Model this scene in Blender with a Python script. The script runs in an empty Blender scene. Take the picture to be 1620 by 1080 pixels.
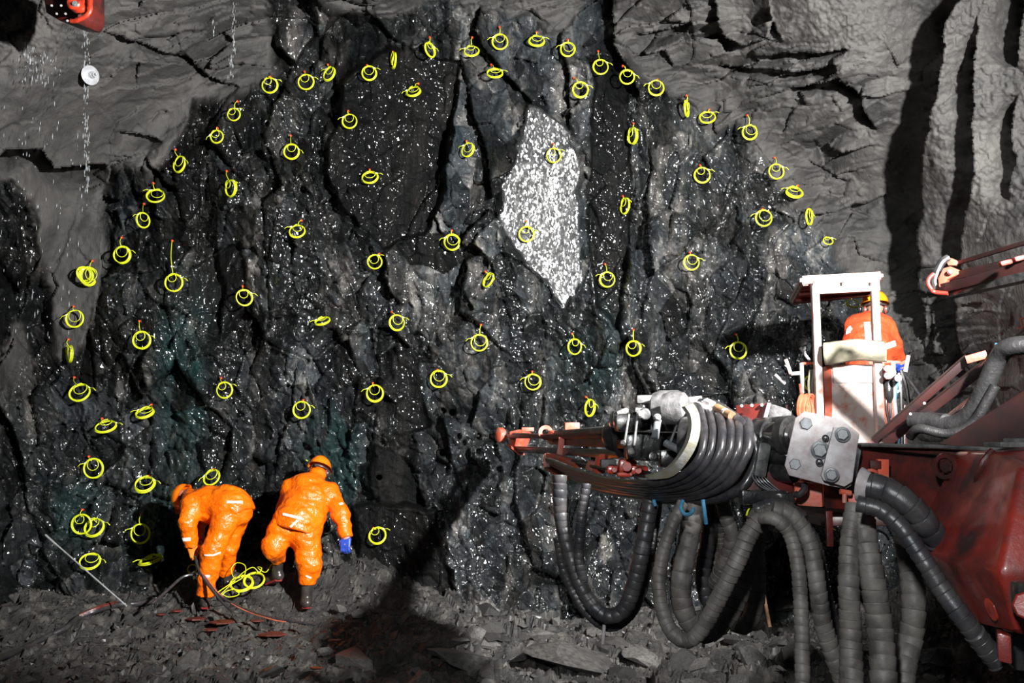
import bpy, bmesh, math, random
import numpy as np
from mathutils import Vector, Matrix, noise as mnoise

C = bpy.context.scene.collection
random.seed(7)
# ------------------------------------------------------------------ camera
FPX, TILT = 1540.0, math.radians(5.75)
CAM = Vector((0.0, 0.0, 1.9))
cd = bpy.data.cameras.new('camera')
cam = bpy.data.objects.new('camera', cd)
C.objects.link(cam)
cam.location = CAM
cam.rotation_euler = (math.radians(90) + TILT, 0, 0)
cd.sensor_fit = 'HORIZONTAL'
cd.sensor_width = 36.0
cd.lens = FPX / 1620 * 36.0
cd.clip_start = 0.05
cd.clip_end = 200
bpy.context.scene.camera = cam
# ------------------------------------------------------------------ world (unlit tunnel, only weak stray light)
world = bpy.data.worlds.new('world')
bpy.context.scene.world = world
world.use_nodes = True
wb = world.node_tree.nodes['Background']
wb.inputs[0].default_value = (0.75, 0.85, 1.0, 1)
wb.inputs[1].default_value = 0.03
# ------------------------------------------------------------------ rig work lamp beside the camera, added fill spot behind it
def lamp(name, loc, target, power, size, angle, blend, col):
    d = bpy.data.lights.new(name, 'SPOT')
    d.energy = power
    d.shadow_soft_size = size
    d.spot_size = math.radians(angle)
    d.spot_blend = blend
    d.color = col
    o = bpy.data.objects.new(name, d)
    C.objects.link(o)
    o.location = loc
    v = Vector(target) - Vector(loc)
    o.rotation_euler = v.to_track_quat('-Z', 'Y').to_euler()
    return o
lamp('work_and_fill_lamp', (2.9, 2.2, 3.9), (-0.5, 11, 4.4), 10000, 0.10, 84, 0.55, (1.0, 0.99, 0.97))
lamp('work_and_fill_lamp', (-0.7, -0.8, 3.3), (1.5, 4.5, 1.5), 1000, 0.15, 66, 0.9, (0.95, 0.98, 1.0))  # added fill spot to brighten the boom, aimed away from the face
vs = bpy.context.scene.view_settings
vs.view_transform = 'Standard'
vs.look = 'None'
vs.exposure = 0.0
vs.gamma = 1.0
vs.use_curve_mapping = False
bpy.context.scene.cycles.max_bounces = 4
bpy.context.scene.cycles.sample_clamp_indirect = 4.0

# ------------------------------------------------------------------ helpers
CT, ST = math.cos(TILT), math.sin(TILT)
def P(px, py, d):
    """world point at distance d (metres along +Y) seen at photo position px, py"""
    x = (px - 810) / FPX; z = (540 - py) / FPX
    dy = CT - z * ST; dz = ST + z * CT
    s = d / dy
    return Vector((x * s, d, 1.9 + dz * s))
def M(px, d):
    """size in metres of px pixels at distance d"""
    return px * d / FPX

def mesh_from(name, verts, faces, smooth=False):
    me = bpy.data.meshes.new(name)
    me.from_pydata([tuple(v) for v in verts], [], faces)
    me.validate()
    if smooth:
        me.polygons.foreach_set('use_smooth', [True] * len(me.polygons))
    me.update()
    return me
def link(name, me, mat=None, parent=None):
    o = bpy.data.objects.new(name, me)
    C.objects.link(o)
    if mat is not None and len(me.materials) == 0:
        me.materials.append(mat)
    if parent is not None:
        o.parent = parent
        o.matrix_parent_inverse = Matrix.Translation(parent.location).inverted() if parent.type != 'EMPTY' or True else None
    return o
def tag(o, label, cat=None, group=None, kind=None):
    o['label'] = label
    if cat: o['category'] = cat
    if group: o['group'] = group
    if kind: o['kind'] = kind
    return o
def empty(name, loc, label, cat, group=None):
    o = bpy.data.objects.new(name, None)
    C.objects.link(o)
    o.location = loc
    o.empty_display_size = 0.1
    return tag(o, label, cat, group)

SZ = 1.0
class MB:
    """collects geometry for ONE mesh"""
    def __init__(s): s.v = []; s.f = []
    def add(s, vs_, fs_):
        n = len(s.v); s.v += [Vector(a) for a in vs_]; s.f += [tuple(i + n for i in f) for f in fs_]
    def box(s, c, size, rot=None, bev=0.0):
        bm = bmesh.new()
        bmesh.ops.create_cube(bm, size=1)
        size = [q_ * SZ for q_ in size]; bev *= SZ
        bmesh.ops.scale(bm, vec=Vector(size), verts=bm.verts)
        if bev > 0:
            bmesh.ops.bevel(bm, geom=bm.edges[:], offset=bev, segments=2, affect='EDGES', profile=0.6)
        if rot is not None: bmesh.ops.transform(bm, matrix=rot.to_4x4(), verts=bm.verts)
        bmesh.ops.translate(bm, vec=Vector(c), verts=bm.verts)
        s.bm(bm)
    def bm(s, bm):
        bm.verts.ensure_lookup_table(); bm.verts.index_update()
        s.add([v.co.copy() for v in bm.verts], [[v.index for v in f.verts] for f in bm.faces]); bm.free()
    def bar(s, a, b, w, h, up=(0, 0, 1), bev=0.004):
        a = Vector(a); b = Vector(b); d = b - a; L = d.length
        if L < 1e-6: return
        y = d.normalized(); x = y.cross(Vector(up)).normalized(); z = x.cross(y)
        R = Matrix((x, y, z)).transposed()
        s.box((a + b) / 2, (w, L / SZ, h), R, min(bev, w * .3, h * .3))
    def cyl(s, a, b, r, r2=None, n=20, cap=True, bev=0.0):
        a = Vector(a); b = Vector(b); r2 = r if r2 is None else r2
        d = b - a; L = d.length / SZ
        prof = [(0, r), (L, r2)]
        if bev > 0: prof = [(0, r - bev), (bev, r), (L - bev, r2), (L, r2 - bev)]
        s.lathe(a, d, prof, n, cap)
    def lathe(s, a, axis, prof, n=24, cap=True):
        a = Vector(a); y = Vector(axis).normalized()
        x = y.orthogonal().normalized(); z = y.cross(x)
        vs_ = []; fs_ = []
        for t, r in prof:
            t *= SZ; r *= SZ
            for i in range(n):
                an = 2 * math.pi * i / n
                vs_.append(a + y * t + (x * math.cos(an) + z * math.sin(an)) * r)
        m = len(prof)
        for k in range(m - 1):
            for i in range(n):
                j = (i + 1) % n
                fs_.append((k * n + i, k * n + j, (k + 1) * n + j, (k + 1) * n + i))
        if cap:
            fs_.append(tuple(range(n))[::-1]); fs_.append(tuple((m - 1) * n + i for i in range(n)))
        s.add(vs_, fs_)
    def tube(s, pts, rad, n=10, cap=True):
        pts = [Vector(p) for p in pts]
        if not hasattr(rad, '__len__'): rad = [rad * SZ] * len(pts)
        T = []
        for i in range(len(pts)):
            t = pts[min(i + 1, len(pts) - 1)] - pts[max(i - 1, 0)]
            T.append(t.normalized() if t.length > 1e-9 else Vector((0, 0, 1)))
        x = T[0].orthogonal().normalized()
        vs_ = []; fs_ = []
        for i, p in enumerate(pts):
            x = (x - T[i] * x.dot(T[i]))
            x = x.normalized() if x.length > 1e-6 else T[i].orthogonal().normalized()
            z = T[i].cross(x)
            for k in range(n):
                an = 2 * math.pi * k / n
                vs_.append(p + (x * math.cos(an) + z * math.sin(an)) * rad[i])
        for i in range(len(pts) - 1):
            for k in range(n):
                j = (k + 1) % n
                fs_.append((i * n + k, i * n + j, (i + 1) * n + j, (i + 1) * n + k))
        if cap:
            fs_.append(tuple(range(n))[::-1]); fs_.append(tuple((len(pts) - 1) * n + k for k in range(n)))
        s.add(vs_, fs_)
    def prism(s, poly, depth_vec, bev=0.0):
        """poly: 3-D outline points (planar), extruded by depth_vec"""
        bm = bmesh.new(); n = len(poly); dv = Vector(depth_vec)
        a = [bm.verts.new(Vector(p)) for p in poly]; b = [bm.verts.new(Vector(p) + dv) for p in poly]
        bm.faces.new(a); bm.faces.new(b[::-1])
        for i in range(n): bm.faces.new((a[i], b[i], b[(i + 1) % n], a[(i + 1) % n]))
        bmesh.ops.recalc_face_normals(bm, faces=bm.faces[:])
        if bev > 0: bmesh.ops.bevel(bm, geom=bm.edges[:], offset=bev, segments=2, affect='EDGES', profile=0.6)
        s.bm(bm)
    def build(s, name, mat, parent=None, smooth=True, angle=35):
        me = mesh_from(name, s.v, s.f, smooth)
        bm = bmesh.new(); bm.from_mesh(me)
        bmesh.ops.recalc_face_normals(bm, faces=bm.faces[:])
        if smooth:
            ca = math.radians(angle)
            for e in bm.edges:
                if len(e.link_faces) == 2 and e.calc_face_angle(0) > ca: e.smooth = False
        bm.to_mesh(me); bm.free()
        return link(name, me, mat, parent)

def spline(pts, step=0.03):
    """Catmull-Rom through 3-D points, resampled at about step"""
    p = [Vector(a) for a in pts]
    p = [p[0] * 2 - p[1]] + p + [p[-1] * 2 - p[-2]]
    out = []
    for i in range(1, len(p) - 2):
        n = max(2, int((p[i + 1] - p[i]).length / step))
        for k in range(n):
            t = k / n
            out.append(0.5 * ((2 * p[i]) + (p[i + 1] - p[i - 1]) * t + (2 * p[i - 1] - 5 * p[i] + 4 * p[i + 1] - p[i + 2]) * t * t + (3 * p[i] - p[i - 1] - 3 * p[i + 1] + p[i + 2]) * t ** 3))
    out.append(p[-2])
    return out

# ------------------------------------------------------------------ numpy noise
def _hash(ix, iy, seed):
    h = (ix.astype(np.int64) * 374761393 + iy.astype(np.int64) * 668265263 + seed * 2147483647 + 1013904223)
    h = (h ^ (h >> 13)) & 0xffffffff
    h = (h * 1274126177) & 0xffffffff
    h = h ^ (h >> 16)
    return (h & 0xffffff).astype(np.float32) / np.float32(0xffffff)
def vnoise(x, y, seed):
    ix = np.floor(x).astype(np.int32); iy = np.floor(y).astype(np.int32)
    fx = (x - ix).astype(np.float32); fy = (y - iy).astype(np.float32)
    fx = fx * fx * (3 - 2 * fx); fy = fy * fy * (3 - 2 * fy)
    a = _hash(ix, iy, seed); b = _hash(ix + 1, iy, seed); c = _hash(ix, iy + 1, seed); d = _hash(ix + 1, iy + 1, seed)
    return (a * (1 - fx) + b * fx) * (1 - fy) + (c * (1 - fx) + d * fx) * fy * 1.0
def fbm(x, y, seed, octv=4, gain=0.5):
    s = 0; a = 1.0; t = 0
    for o in range(octv):
        s = s + a * (vnoise(x * 2 ** o, y * 2 ** o, seed + o * 17) - 0.5); t += a; a *= gain
    return s / t * 2
def facets(x, y, cell, seed, tilt, amp):
    """piecewise planar chipped facets; returns height, edge distance (F2-F1), random tone per facet"""
    x = (x / cell).astype(np.float32); y = (y / cell).astype(np.float32)
    ix = np.floor(x).astype(np.int32); iy = np.floor(y).astype(np.int32)
    F1 = np.full(x.shape, 9.0, np.float32); F2 = np.full(x.shape, 9.0, np.float32)
    H = np.zeros(x.shape, np.float32); T = np.zeros(x.shape, np.float32)
    for dx in (-1, 0, 1):
        for dy in (-1, 0, 1):
            cx = ix + dx; cy = iy + dy
            px = cx + _hash(cx, cy, seed); py = cy + _hash(cx, cy, seed + 1)
            d = (x - px) ** 2 + (y - py) ** 2
            m = d < F1
            h = (_hash(cx, cy, seed + 2) - 0.5) * 2 * amp + ((_hash(cx, cy, seed + 3) - 0.5) * 2 * (x - px) + (_hash(cx, cy, seed + 4) - 0.5) * 2 * (y - py)) * tilt * cell
            F2 = np.where(m, F1, np.minimum(F2, d)); F1 = np.where(m, d, F1)
            H = np.where(m, h, H); T = np.where(m, _hash(cx, cy, seed + 5), T)
    return H, np.sqrt(F2) - np.sqrt(F1), T
def sstep(a, b, x):
    t = np.clip((x - a) / (b - a), 0, 1); return t * t * (3 - 2 * t)
def poly_sd(U, V, poly):
    """signed distance (px), negative inside"""
    D = np.full(U.shape, 1e9, np.float32); ins = np.zeros(U.shape, bool)
    n = len(poly)
    for i in range(n):
        x0, y0 = poly[i]; x1, y1 = poly[(i + 1) % n]
        ex, ey = x1 - x0, y1 - y0
        t = np.clip(((U - x0) * ex + (V - y0) * ey) / (ex * ex + ey * ey + 1e-9), 0, 1)
        D = np.minimum(D, (U - x0 - t * ex) ** 2 + (V - y0 - t * ey) ** 2)
        c = ((y0 > V) != (y1 > V)) & (U < (x1 - x0) * (V - y0) / (y1 - y0 + 1e-9) + x0)
        ins ^= c
    D = np.sqrt(D)
    return np.where(ins, -D, D)
def line_side(U, V, pts):
    """distance to polyline and sign (positive on the right hand of travel, image coords)"""
    D = np.full(U.shape, 1e9, np.float32); S = np.ones(U.shape, np.float32); E = np.ones(U.shape, np.float32)
    n = len(pts) - 1
    for i in range(n):
        x0, y0 = pts[i]; x1, y1 = pts[i + 1]
        ex, ey = x1 - x0, y1 - y0
        tt = ((U - x0) * ex + (V - y0) * ey) / (ex * ex + ey * ey)
        t = np.clip(tt, 0, 1)
        d = np.sqrt((U - x0 - t * ex) ** 2 + (V - y0 - t * ey) ** 2)
        cr = ex * (V - y0) - ey * (U - x0)
        m = d < D
        D = np.where(m, d, D); S = np.where(m, np.sign(cr), S)
        f = (i + t) / n
        E = np.where(m, np.minimum(1, np.minimum(f, 1 - f) * 6), E)
    return D, S, E
# ------------------------------------------------------------------ materials
def nt(name):
    m = bpy.data.materials.new(name); m.use_nodes = True
    n = m.node_tree; n.nodes.clear()
    out = n.nodes.new('ShaderNodeOutputMaterial'); b = n.nodes.new('ShaderNodeBsdfPrincipled')
    n.links.new(b.outputs[0], out.inputs[0])
    return m, n, b
def N(n, t, **k):
    x = n.nodes.new(t)
    for a, v in k.items():
        if a in x.inputs: x.inputs[a].default_value = v
        else: setattr(x, a, v)
    return x
def noise_node(n, co, scale, detail=4, rough=0.55, dist=0.0):
    x = N(n, 'ShaderNodeTexNoise'); x.inputs['Scale'].default_value = scale; x.inputs['Detail'].default_value = detail
    x.inputs['Roughness'].default_value = rough; x.inputs['Distortion'].default_value = dist
    n.links.new(co, x.inputs['Vector']); return x
def ramp(n, src, stops):
    r = N(n, 'ShaderNodeValToRGB'); e = r.color_ramp.elements
    while len(e) < len(stops): e.new(0.5)
    for i, (p, c) in enumerate(stops):
        e[i].position = p; e[i].color = (*c, 1) if hasattr(c, '__len__') else (c, c, c, 1)
    n.links.new(src, r.inputs[0]); return r
def mixc(n, fac, a, b, blend='MIX'):
    x = N(n, 'ShaderNodeMix'); x.data_type = 'RGBA'; x.blend_type = blend
    for i, v in ((0, fac), (6, a), (7, b)):
        if hasattr(v, 'is_output'): n.links.new(v, x.inputs[i])
        elif i == 0: x.inputs[0].default_value = v
        else: x.inputs[i].default_value = (*v, 1)
    return x.outputs[2]
def mth(n, op, a, b=None, c=None):
    x = N(n, 'ShaderNodeMath'); x.operation = op
    for i, v in enumerate((a, b, c)):
        if v is None: continue
        if hasattr(v, 'is_output'): n.links.new(v, x.inputs[i])
        else: x.inputs[i].default_value = v
    return x.outputs[0]
def bump(n, b, src, strength, dist, prev=None):
    x = N(n, 'ShaderNodeBump'); x.inputs['Strength'].default_value = strength; x.inputs['Distance'].default_value = dist
    n.links.new(src, x.inputs['Height'])
    if prev is not None: n.links.new(prev.outputs[0], x.inputs['Normal'])
    n.links.new(x.outputs[0], b.inputs['Normal']); return x
_mc = {}
def pm(name, c1, c2=None, rough=0.5, metal=0.0, scale=20, lo=0.35, hi=0.65, bmp=0.0, bscale=None, coat=0.0, rough2=None, dist=0.01, spec=0.5, detail=5):
    """painted / dirty surface: two colours mixed by noise, roughness variation, fine relief"""
    m, n, b = nt(name)
    co = N(n, 'ShaderNodeTexCoord').outputs['Object']
    t = noise_node(n, co, scale, detail, 0.6)
    r = ramp(n, t.outputs[0], [(lo, c1), (hi, c2 or c1)])
    n.links.new(r.outputs[0], b.inputs['Base Color'])
    b.inputs['Metallic'].default_value = metal
    b.inputs['Specular IOR Level'].default_value = spec
    if rough2 is not None:
        rr = ramp(n, t.outputs[0], [(lo, rough), (hi, rough2)]); n.links.new(rr.outputs[0], b.inputs['Roughness'])
    else: b.inputs['Roughness'].default_value = rough
    b.inputs['Coat Weight'].default_value = coat
    b.inputs['Coat Roughness'].default_value = 0.12
    if bmp:
        t2 = noise_node(n, co, bscale or scale * 3, 4, 0.6); bump(n, b, t2.outputs[0], bmp, dist)
    return m

def rock_material():
    m, n, b = nt('wet_rock')
    co = N(n, 'ShaderNodeTexCoord').outputs['Object']
    at = N(n, 'ShaderNodeAttribute', attribute_name='mask'); sp = N(n, 'ShaderNodeSeparateColor'); n.links.new(at.outputs['Color'], sp.inputs[0])
    shot, wet, green = sp.outputs[0], sp.outputs[1], sp.outputs[2]
    patch = at.outputs['Alpha']
    tone = N(n, 'ShaderNodeAttribute', attribute_name='tone').outputs['Fac']
    # streaky coordinates (foliation runs downwards)
    mp = N(n, 'ShaderNodeMapping'); mp.inputs['Scale'].default_value = (1.0, 1.0, 0.28); mp.inputs['Rotation'].default_value = (0, 0.15, 0)
    n.links.new(co, mp.inputs[0])
    n1 = noise_node(n, mp.outputs[0], 3.0, 6, 0.65, 0.6)
    n2 = noise_node(n, co, 22, 5, 0.65)
    rockc = ramp(n, n1.outputs[0], [(0.34, (0.003, 0.0045, 0.0055)), (0.52, (0.014, 0.0155, 0.0165)), (0.68, (0.066, 0.062, 0.057))])
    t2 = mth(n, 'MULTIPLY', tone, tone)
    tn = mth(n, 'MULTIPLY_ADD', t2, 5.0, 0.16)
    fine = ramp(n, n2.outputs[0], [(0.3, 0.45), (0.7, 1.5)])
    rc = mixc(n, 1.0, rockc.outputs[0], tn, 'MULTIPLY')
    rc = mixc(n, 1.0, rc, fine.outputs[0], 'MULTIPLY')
    sn = noise_node(n, co, 1.7, 5, 0.6)
    shotc = ramp(n, sn.outputs[0], [(0.3, (0.050, 0.049, 0.048)), (0.7, (0.115, 0.110, 0.104))])
    sc = mixc(n, 0.35, shotc.outputs[0], n2.outputs[0], 'MULTIPLY')
    col = mixc(n, mth(n, 'MULTIPLY', green, 0.8), rc, mixc(n, 1.0, fine.outputs[0], (0.012, 0.036, 0.034), 'MULTIPLY'))
    col = mixc(n, patch, col, (0.045, 0.047, 0.050))
    col = mixc(n, shot, col, sc)
    wn = noise_node(n, mp.outputs[0], 5.0, 5, 0.7, 0.4)
    wr = ramp(n, wn.outputs[0], [(0.38, 0.0), (0.55, 1.0)])
    w = mth(n, 'MULTIPLY', wr.outputs[0], wet)
    w = mth(n, 'MAXIMUM', w, mth(n, 'MULTIPLY', patch, 0.85))
    dk = mth(n, 'MULTIPLY_ADD', w, -0.62, 1.0)
    col = mixc(n, 1.0, col, dk, 'MULTIPLY')
    n.links.new(col, b.inputs['Base Color'])
    inv = mth(n, 'SUBTRACT', 1.0, shot)
    w2 = mth(n, 'MULTIPLY', w, mth(n, 'MULTIPLY_ADD', inv, 0.9, 0.1))
    rg = mth(n, 'MULTIPLY_ADD', w2, -0.25, 0.65)
    n.links.new(rg, b.inputs['Roughness'])
    b.inputs['Specular IOR Level'].default_value = 0.12
    n.links.new(mth(n, 'MINIMUM', mth(n, 'MULTIPLY', w2, 1.6), 1.0), b.inputs['Coat Weight'])
    n.links.new(mth(n, 'MULTIPLY_ADD', patch, 0.11, 0.13), b.inputs['Coat Roughness'])
    b.inputs['Coat IOR'].default_value = 1.7
    # relief
    f1 = noise_node(n, mp.outputs[0], 26, 5, 0.7, 0.3)
    f2 = noise_node(n, co, 60, 3, 0.6)
    vo = N(n, 'ShaderNodeTexVoronoi'); vo.inputs['Scale'].default_value = 26; n.links.new(mp.outputs[0], vo.inputs['Vector'])
    h = mth(n, 'ADD', mth(n, 'MULTIPLY', f1.outputs[0], 1.0), mth(n, 'MULTIPLY', f2.outputs[0], 0.35))
    h = mth(n, 'ADD', h, mth(n, 'MULTIPLY', vo.outputs[0], 0.2))
    hs = mth(n, 'MULTIPLY', h, mth(n, 'MULTIPLY_ADD', shot, -0.45, 1.0))
    hs = mth(n, 'MULTIPLY', hs, mth(n, 'MULTIPLY_ADD', patch, -0.7, 1.0))
    bm_ = bump(n, b, hs, 0.75, 0.024)
    # water film: fine ripples over the relief catch the lamp as small glints
    vg = N(n, 'ShaderNodeTexVoronoi'); vg.inputs['Scale'].default_value = 66; vg.inputs['Randomness'].default_value = 1.0
    wpn = noise_node(n, co, 30, 2); ad = N(n, 'ShaderNodeVectorMath'); ad.operation = 'MULTIPLY_ADD'
    mp2 = N(n, 'ShaderNodeMapping'); mp2.inputs['Scale'].default_value = (1.0, 1.0, 0.55); n.links.new(co, mp2.inputs[0])
    n.links.new(wpn.outputs['Color'], ad.inputs[0]); ad.inputs[1].default_value = (0.03, 0.03, 0.03); n.links.new(mp2.outputs[0], ad.inputs[2])
    n.links.new(ad.outputs[0], vg.inputs['Vector'])
    sb = N(n, 'ShaderNodeVectorMath'); sb.operation = 'MULTIPLY_ADD'; n.links.new(vg.outputs['Color'], sb.inputs[0])
    sb.inputs[1].default_value = (1, 1, 1); sb.inputs[2].default_value = (-0.5, -0.5, -0.5)
    cl = noise_node(n, mp.outputs[0], 4.0, 3, 0.6); clr = ramp(n, cl.outputs[0], [(0.35, 0.42), (0.6, 0.85)])
    sc2 = N(n, 'ShaderNodeVectorMath'); sc2.operation = 'SCALE'; n.links.new(sb.outputs[0], sc2.inputs[0]); n.links.new(mth(n, 'MULTIPLY', clr.outputs[0], mth(n, 'MULTIPLY_ADD', patch, -0.35, 1.0)), sc2.inputs['Scale'])
    a2 = N(n, 'ShaderNodeVectorMath'); a2.operation = 'ADD'; n.links.new(sc2.outputs[0], a2.inputs[0]); n.links.new(N(n, 'ShaderNodeNewGeometry').outputs['Normal'], a2.inputs[1])
    nn_ = N(n, 'ShaderNodeVectorMath'); nn_.operation = 'NORMALIZE'; n.links.new(a2.outputs[0], nn_.inputs[0]); n.links.new(nn_.outputs[0], b.inputs['Coat Normal'])
    return m
MROCK = rock_material()

def ground_material():
    m, n, b = nt('wet_rubble')
    co = N(n, 'ShaderNodeTexCoord').outputs['Object']
    n1 = noise_node(n, co, 5, 6, 0.65)
    c = ramp(n, n1.outputs[0], [(0.3, (0.010, 0.010, 0.0105)), (0.52, (0.038, 0.036, 0.033)), (0.70, (0.125, 0.115, 0.100))])
    n.links.new(c.outputs[0], b.inputs['Base Color'])
    r = ramp(n, n1.outputs[0], [(0.35, 0.3), (0.6, 0.65)]); n.links.new(r.outputs[0], b.inputs['Roughness'])
    b.inputs['Coat Weight'].default_value = 0.12; b.inputs['Coat Roughness'].default_value = 0.35
    n2 = noise_node(n, co, 45, 5, 0.7); bump(n, b, n2.outputs[0], 0.9, 0.03)
    return m
MGROUND = ground_material()
def stone_material():
    m, n, b = nt('rock_fragment')
    co = N(n, 'ShaderNodeTexCoord').outputs['Object']; oi = N(n, 'ShaderNodeObjectInfo')
    n1 = noise_node(n, co, 9, 6, 0.65)
    c = ramp(n, n1.outputs[0], [(0.3, (0.020, 0.021, 0.022)), (0.7, (0.125, 0.118, 0.108))])
    v = mth(n, 'MULTIPLY_ADD', oi.outputs['Random'], 1.5, 0.35)
    n.links.new(mixc(n, 1.0, c.outputs[0], v, 'MULTIPLY'), b.inputs['Base Color'])
    r = mth(n, 'MULTIPLY_ADD', oi.outputs['Random'], 0.35, 0.3); n.links.new(r, b.inputs['Roughness'])
    b.inputs['Coat Weight'].default_value = 0.2; b.inputs['Coat Roughness'].default_value = 0.3
    n2 = noise_node(n, co, 40, 5, 0.7); bump(n, b, n2.outputs[0], 0.7, 0.02)
    return m
MSTONE = stone_material()
MYEL = pm('yellow_tubing', (0.78, 0.86, 0.03), (0.62, 0.70, 0.02), 0.35, scale=8)
MRED_PLUG = pm('red_plug', (0.75, 0.05, 0.02), None, 0.4)
MWHITE_CLIP = pm('white_clip', (0.8, 0.8, 0.78), None, 0.4)
MSUIT = pm('orange_rainwear', (0.95, 0.175, 0.002), (0.80, 0.115, 0.001), 0.33, scale=4, bmp=0.7, bscale=11, dist=0.045, coat=0.35, lo=0.3, hi=0.75)
MSUITR = pm('red_orange_rainwear', (0.62, 0.085, 0.025), (0.42, 0.045, 0.015), 0.45, scale=5, bmp=0.5, bscale=12, dist=0.04)
MREFL = pm('reflective_tape', (0.95, 0.93, 0.88), (0.8, 0.75, 0.68), 0.3, scale=30)
MBOOT = pm('black_rubber_boot', (0.02, 0.018, 0.018), (0.05, 0.04, 0.035), 0.28, scale=8)
MBOOTR = pm('red_boot_sole', (0.35, 0.03, 0.03), (0.1, 0.02, 0.02), 0.5)
MHELM = pm('orange_helmet', (0.95, 0.20, 0.005), (0.85, 0.17, 0.004), 0.3, scale=5, coat=0.4)
MHELMY = pm('yellow_orange_helmet', (0.95, 0.33, 0.01), (0.85, 0.27, 0.01), 0.3, coat=0.4)
MDARK = pm('dark_plastic', (0.03, 0.03, 0.032), (0.05, 0.045, 0.045), 0.4)
MSKIN = pm('skin', (0.45, 0.25, 0.17), (0.5, 0.28, 0.2), 0.5)
MBLUE = pm('blue_glove_rubber', (0.03, 0.09, 0.55), (0.02, 0.05, 0.30), 0.4, scale=25)
MGLOVEO = pm('orange_glove_rubber', (0.9, 0.26, 0.02), (0.7, 0.16, 0.01), 0.4, scale=25)
MRED = pm('dirty_red_paint', (0.24, 0.020, 0.012), (0.035, 0.010, 0.009), 0.38, scale=5, lo=0.42, hi=0.66, bmp=0.35, bscale=30, dist=0.006, coat=0.3, rough2=0.6)
MREDD = pm('dark_oily_red_paint', (0.10, 0.012, 0.009), (0.018, 0.008, 0.007), 0.40, scale=5, lo=0.40, hi=0.62, bmp=0.3, bscale=40, dist=0.005)
MREDK = pm('shade_darkened_red_paint', (0.026, 0.006, 0.005), (0.010, 0.005, 0.005), 0.45, scale=5)  # red with shade put into the colour, for boom rails, arm and platform
MREDF = pm('scuffed_dull_red_paint', (0.36, 0.06, 0.03), (0.16, 0.07, 0.055), 0.5, scale=16, lo=0.42, hi=0.62, bmp=0.4, bscale=40, dist=0.006)
MREDB = pm('scuffed_orange_red_paint', (0.58, 0.085, 0.04), (0.40, 0.17, 0.13), 0.5, scale=14, lo=0.42, hi=0.62, bmp=0.4, bscale=40, dist=0.006)
MREDH = pm('bright_red_paint', (0.60, 0.045, 0.015), (0.15, 0.015, 0.008), 0.35, scale=12, lo=0.45, hi=0.68, coat=0.5)
MPINK = pm('faded_pinkish_paint', (0.60, 0.50, 0.46), (0.52, 0.17, 0.11), 0.5, scale=9, lo=0.5, hi=0.68, bmp=0.2)
MSTEEL = pm('worn_steel', (0.46, 0.44, 0.45), (0.30, 0.25, 0.24), 0.45, metal=0.0, scale=14, bmp=0.25, bscale=50, dist=0.003)
MSTEELD = pm('bolt_steel', (0.20, 0.215, 0.225), (0.12, 0.125, 0.13), 0.38, metal=0.2, scale=30)
MBLACK = pm('oily_black_metal', (0.010, 0.010, 0.011), (0.04, 0.038, 0.036), 0.25, scale=12, lo=0.4, hi=0.7, bmp=0.4, bscale=25, dist=0.008, coat=0.5)
MGREYM = pm('dusty_grey_casting', (0.13, 0.127, 0.127), (0.035, 0.035, 0.035), 0.5, scale=14, bmp=0.5, bscale=40, dist=0.008)
MSHADERUB = pm('shade_black_rubber', (0.009, 0.009, 0.010), (0.022, 0.021, 0.021), 0.45, scale=12, bmp=0.5, bscale=40, dist=0.01)  # hose black deepened so the second boom's hoses look shaded
MHOSE = pm('wet_black_hose', (0.018, 0.018, 0.021), (0.040, 0.037, 0.038), 0.34, scale=20, bmp=0.3, bscale=120, dist=0.002, coat=0.3)
MWRAP = pm('dusty_wrapped_hose', (0.15, 0.138, 0.122), (0.055, 0.051, 0.048), 0.55, scale=9, lo=0.38, hi=0.66, bmp=0.35, bscale=60, dist=0.004)
MWRAPD = pm('dark_wrapped_hose', (0.026, 0.026, 0.030), (0.062, 0.058, 0.057), 0.38, scale=9, bmp=0.3, bscale=60, dist=0.004)
MCANVAS = pm('khaki_canvas', (0.36, 0.33, 0.24), (0.26, 0.24, 0.17), 0.75, scale=16, bmp=0.3)
MRIM = pm('yellowed_rim', (0.22, 0.20, 0.12), (0.26, 0.26, 0.25), 0.5, scale=14, bmp=0.4)
MLIGHTBLUE = pm('blue_strap', (0.07, 0.25, 0.42), (0.03, 0.12, 0.2), 0.4)
MWOOD = pm('brown_stick', (0.22, 0.12, 0.06), (0.12, 0.06, 0.03), 0.7)
MGREYROD = pm('grey_plastic_rod', (0.42, 0.43, 0.42), (0.28, 0.28, 0.28), 0.4)
MPLATE = pm('galvanised_plate', (0.42, 0.43, 0.45), (0.33, 0.33, 0.35), 0.45)
MREDBRIS = pm('reddish_debris', (0.14, 0.03, 0.02), (0.05, 0.015, 0.012), 0.4, scale=12, bmp=0.4)
MORHOSE = pm('orange_hose', (0.60, 0.16, 0.08), (0.40, 0.09, 0.04), 0.4)
MWATER, _n, _b = nt('falling_water')
_b.inputs['Base Color'].default_value = (0.9, 0.95, 1, 1); _b.inputs['Roughness'].default_value = 0.05; _b.inputs['Transmission Weight'].default_value = 0.7; _b.inputs['IOR'].default_value = 1.33
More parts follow.
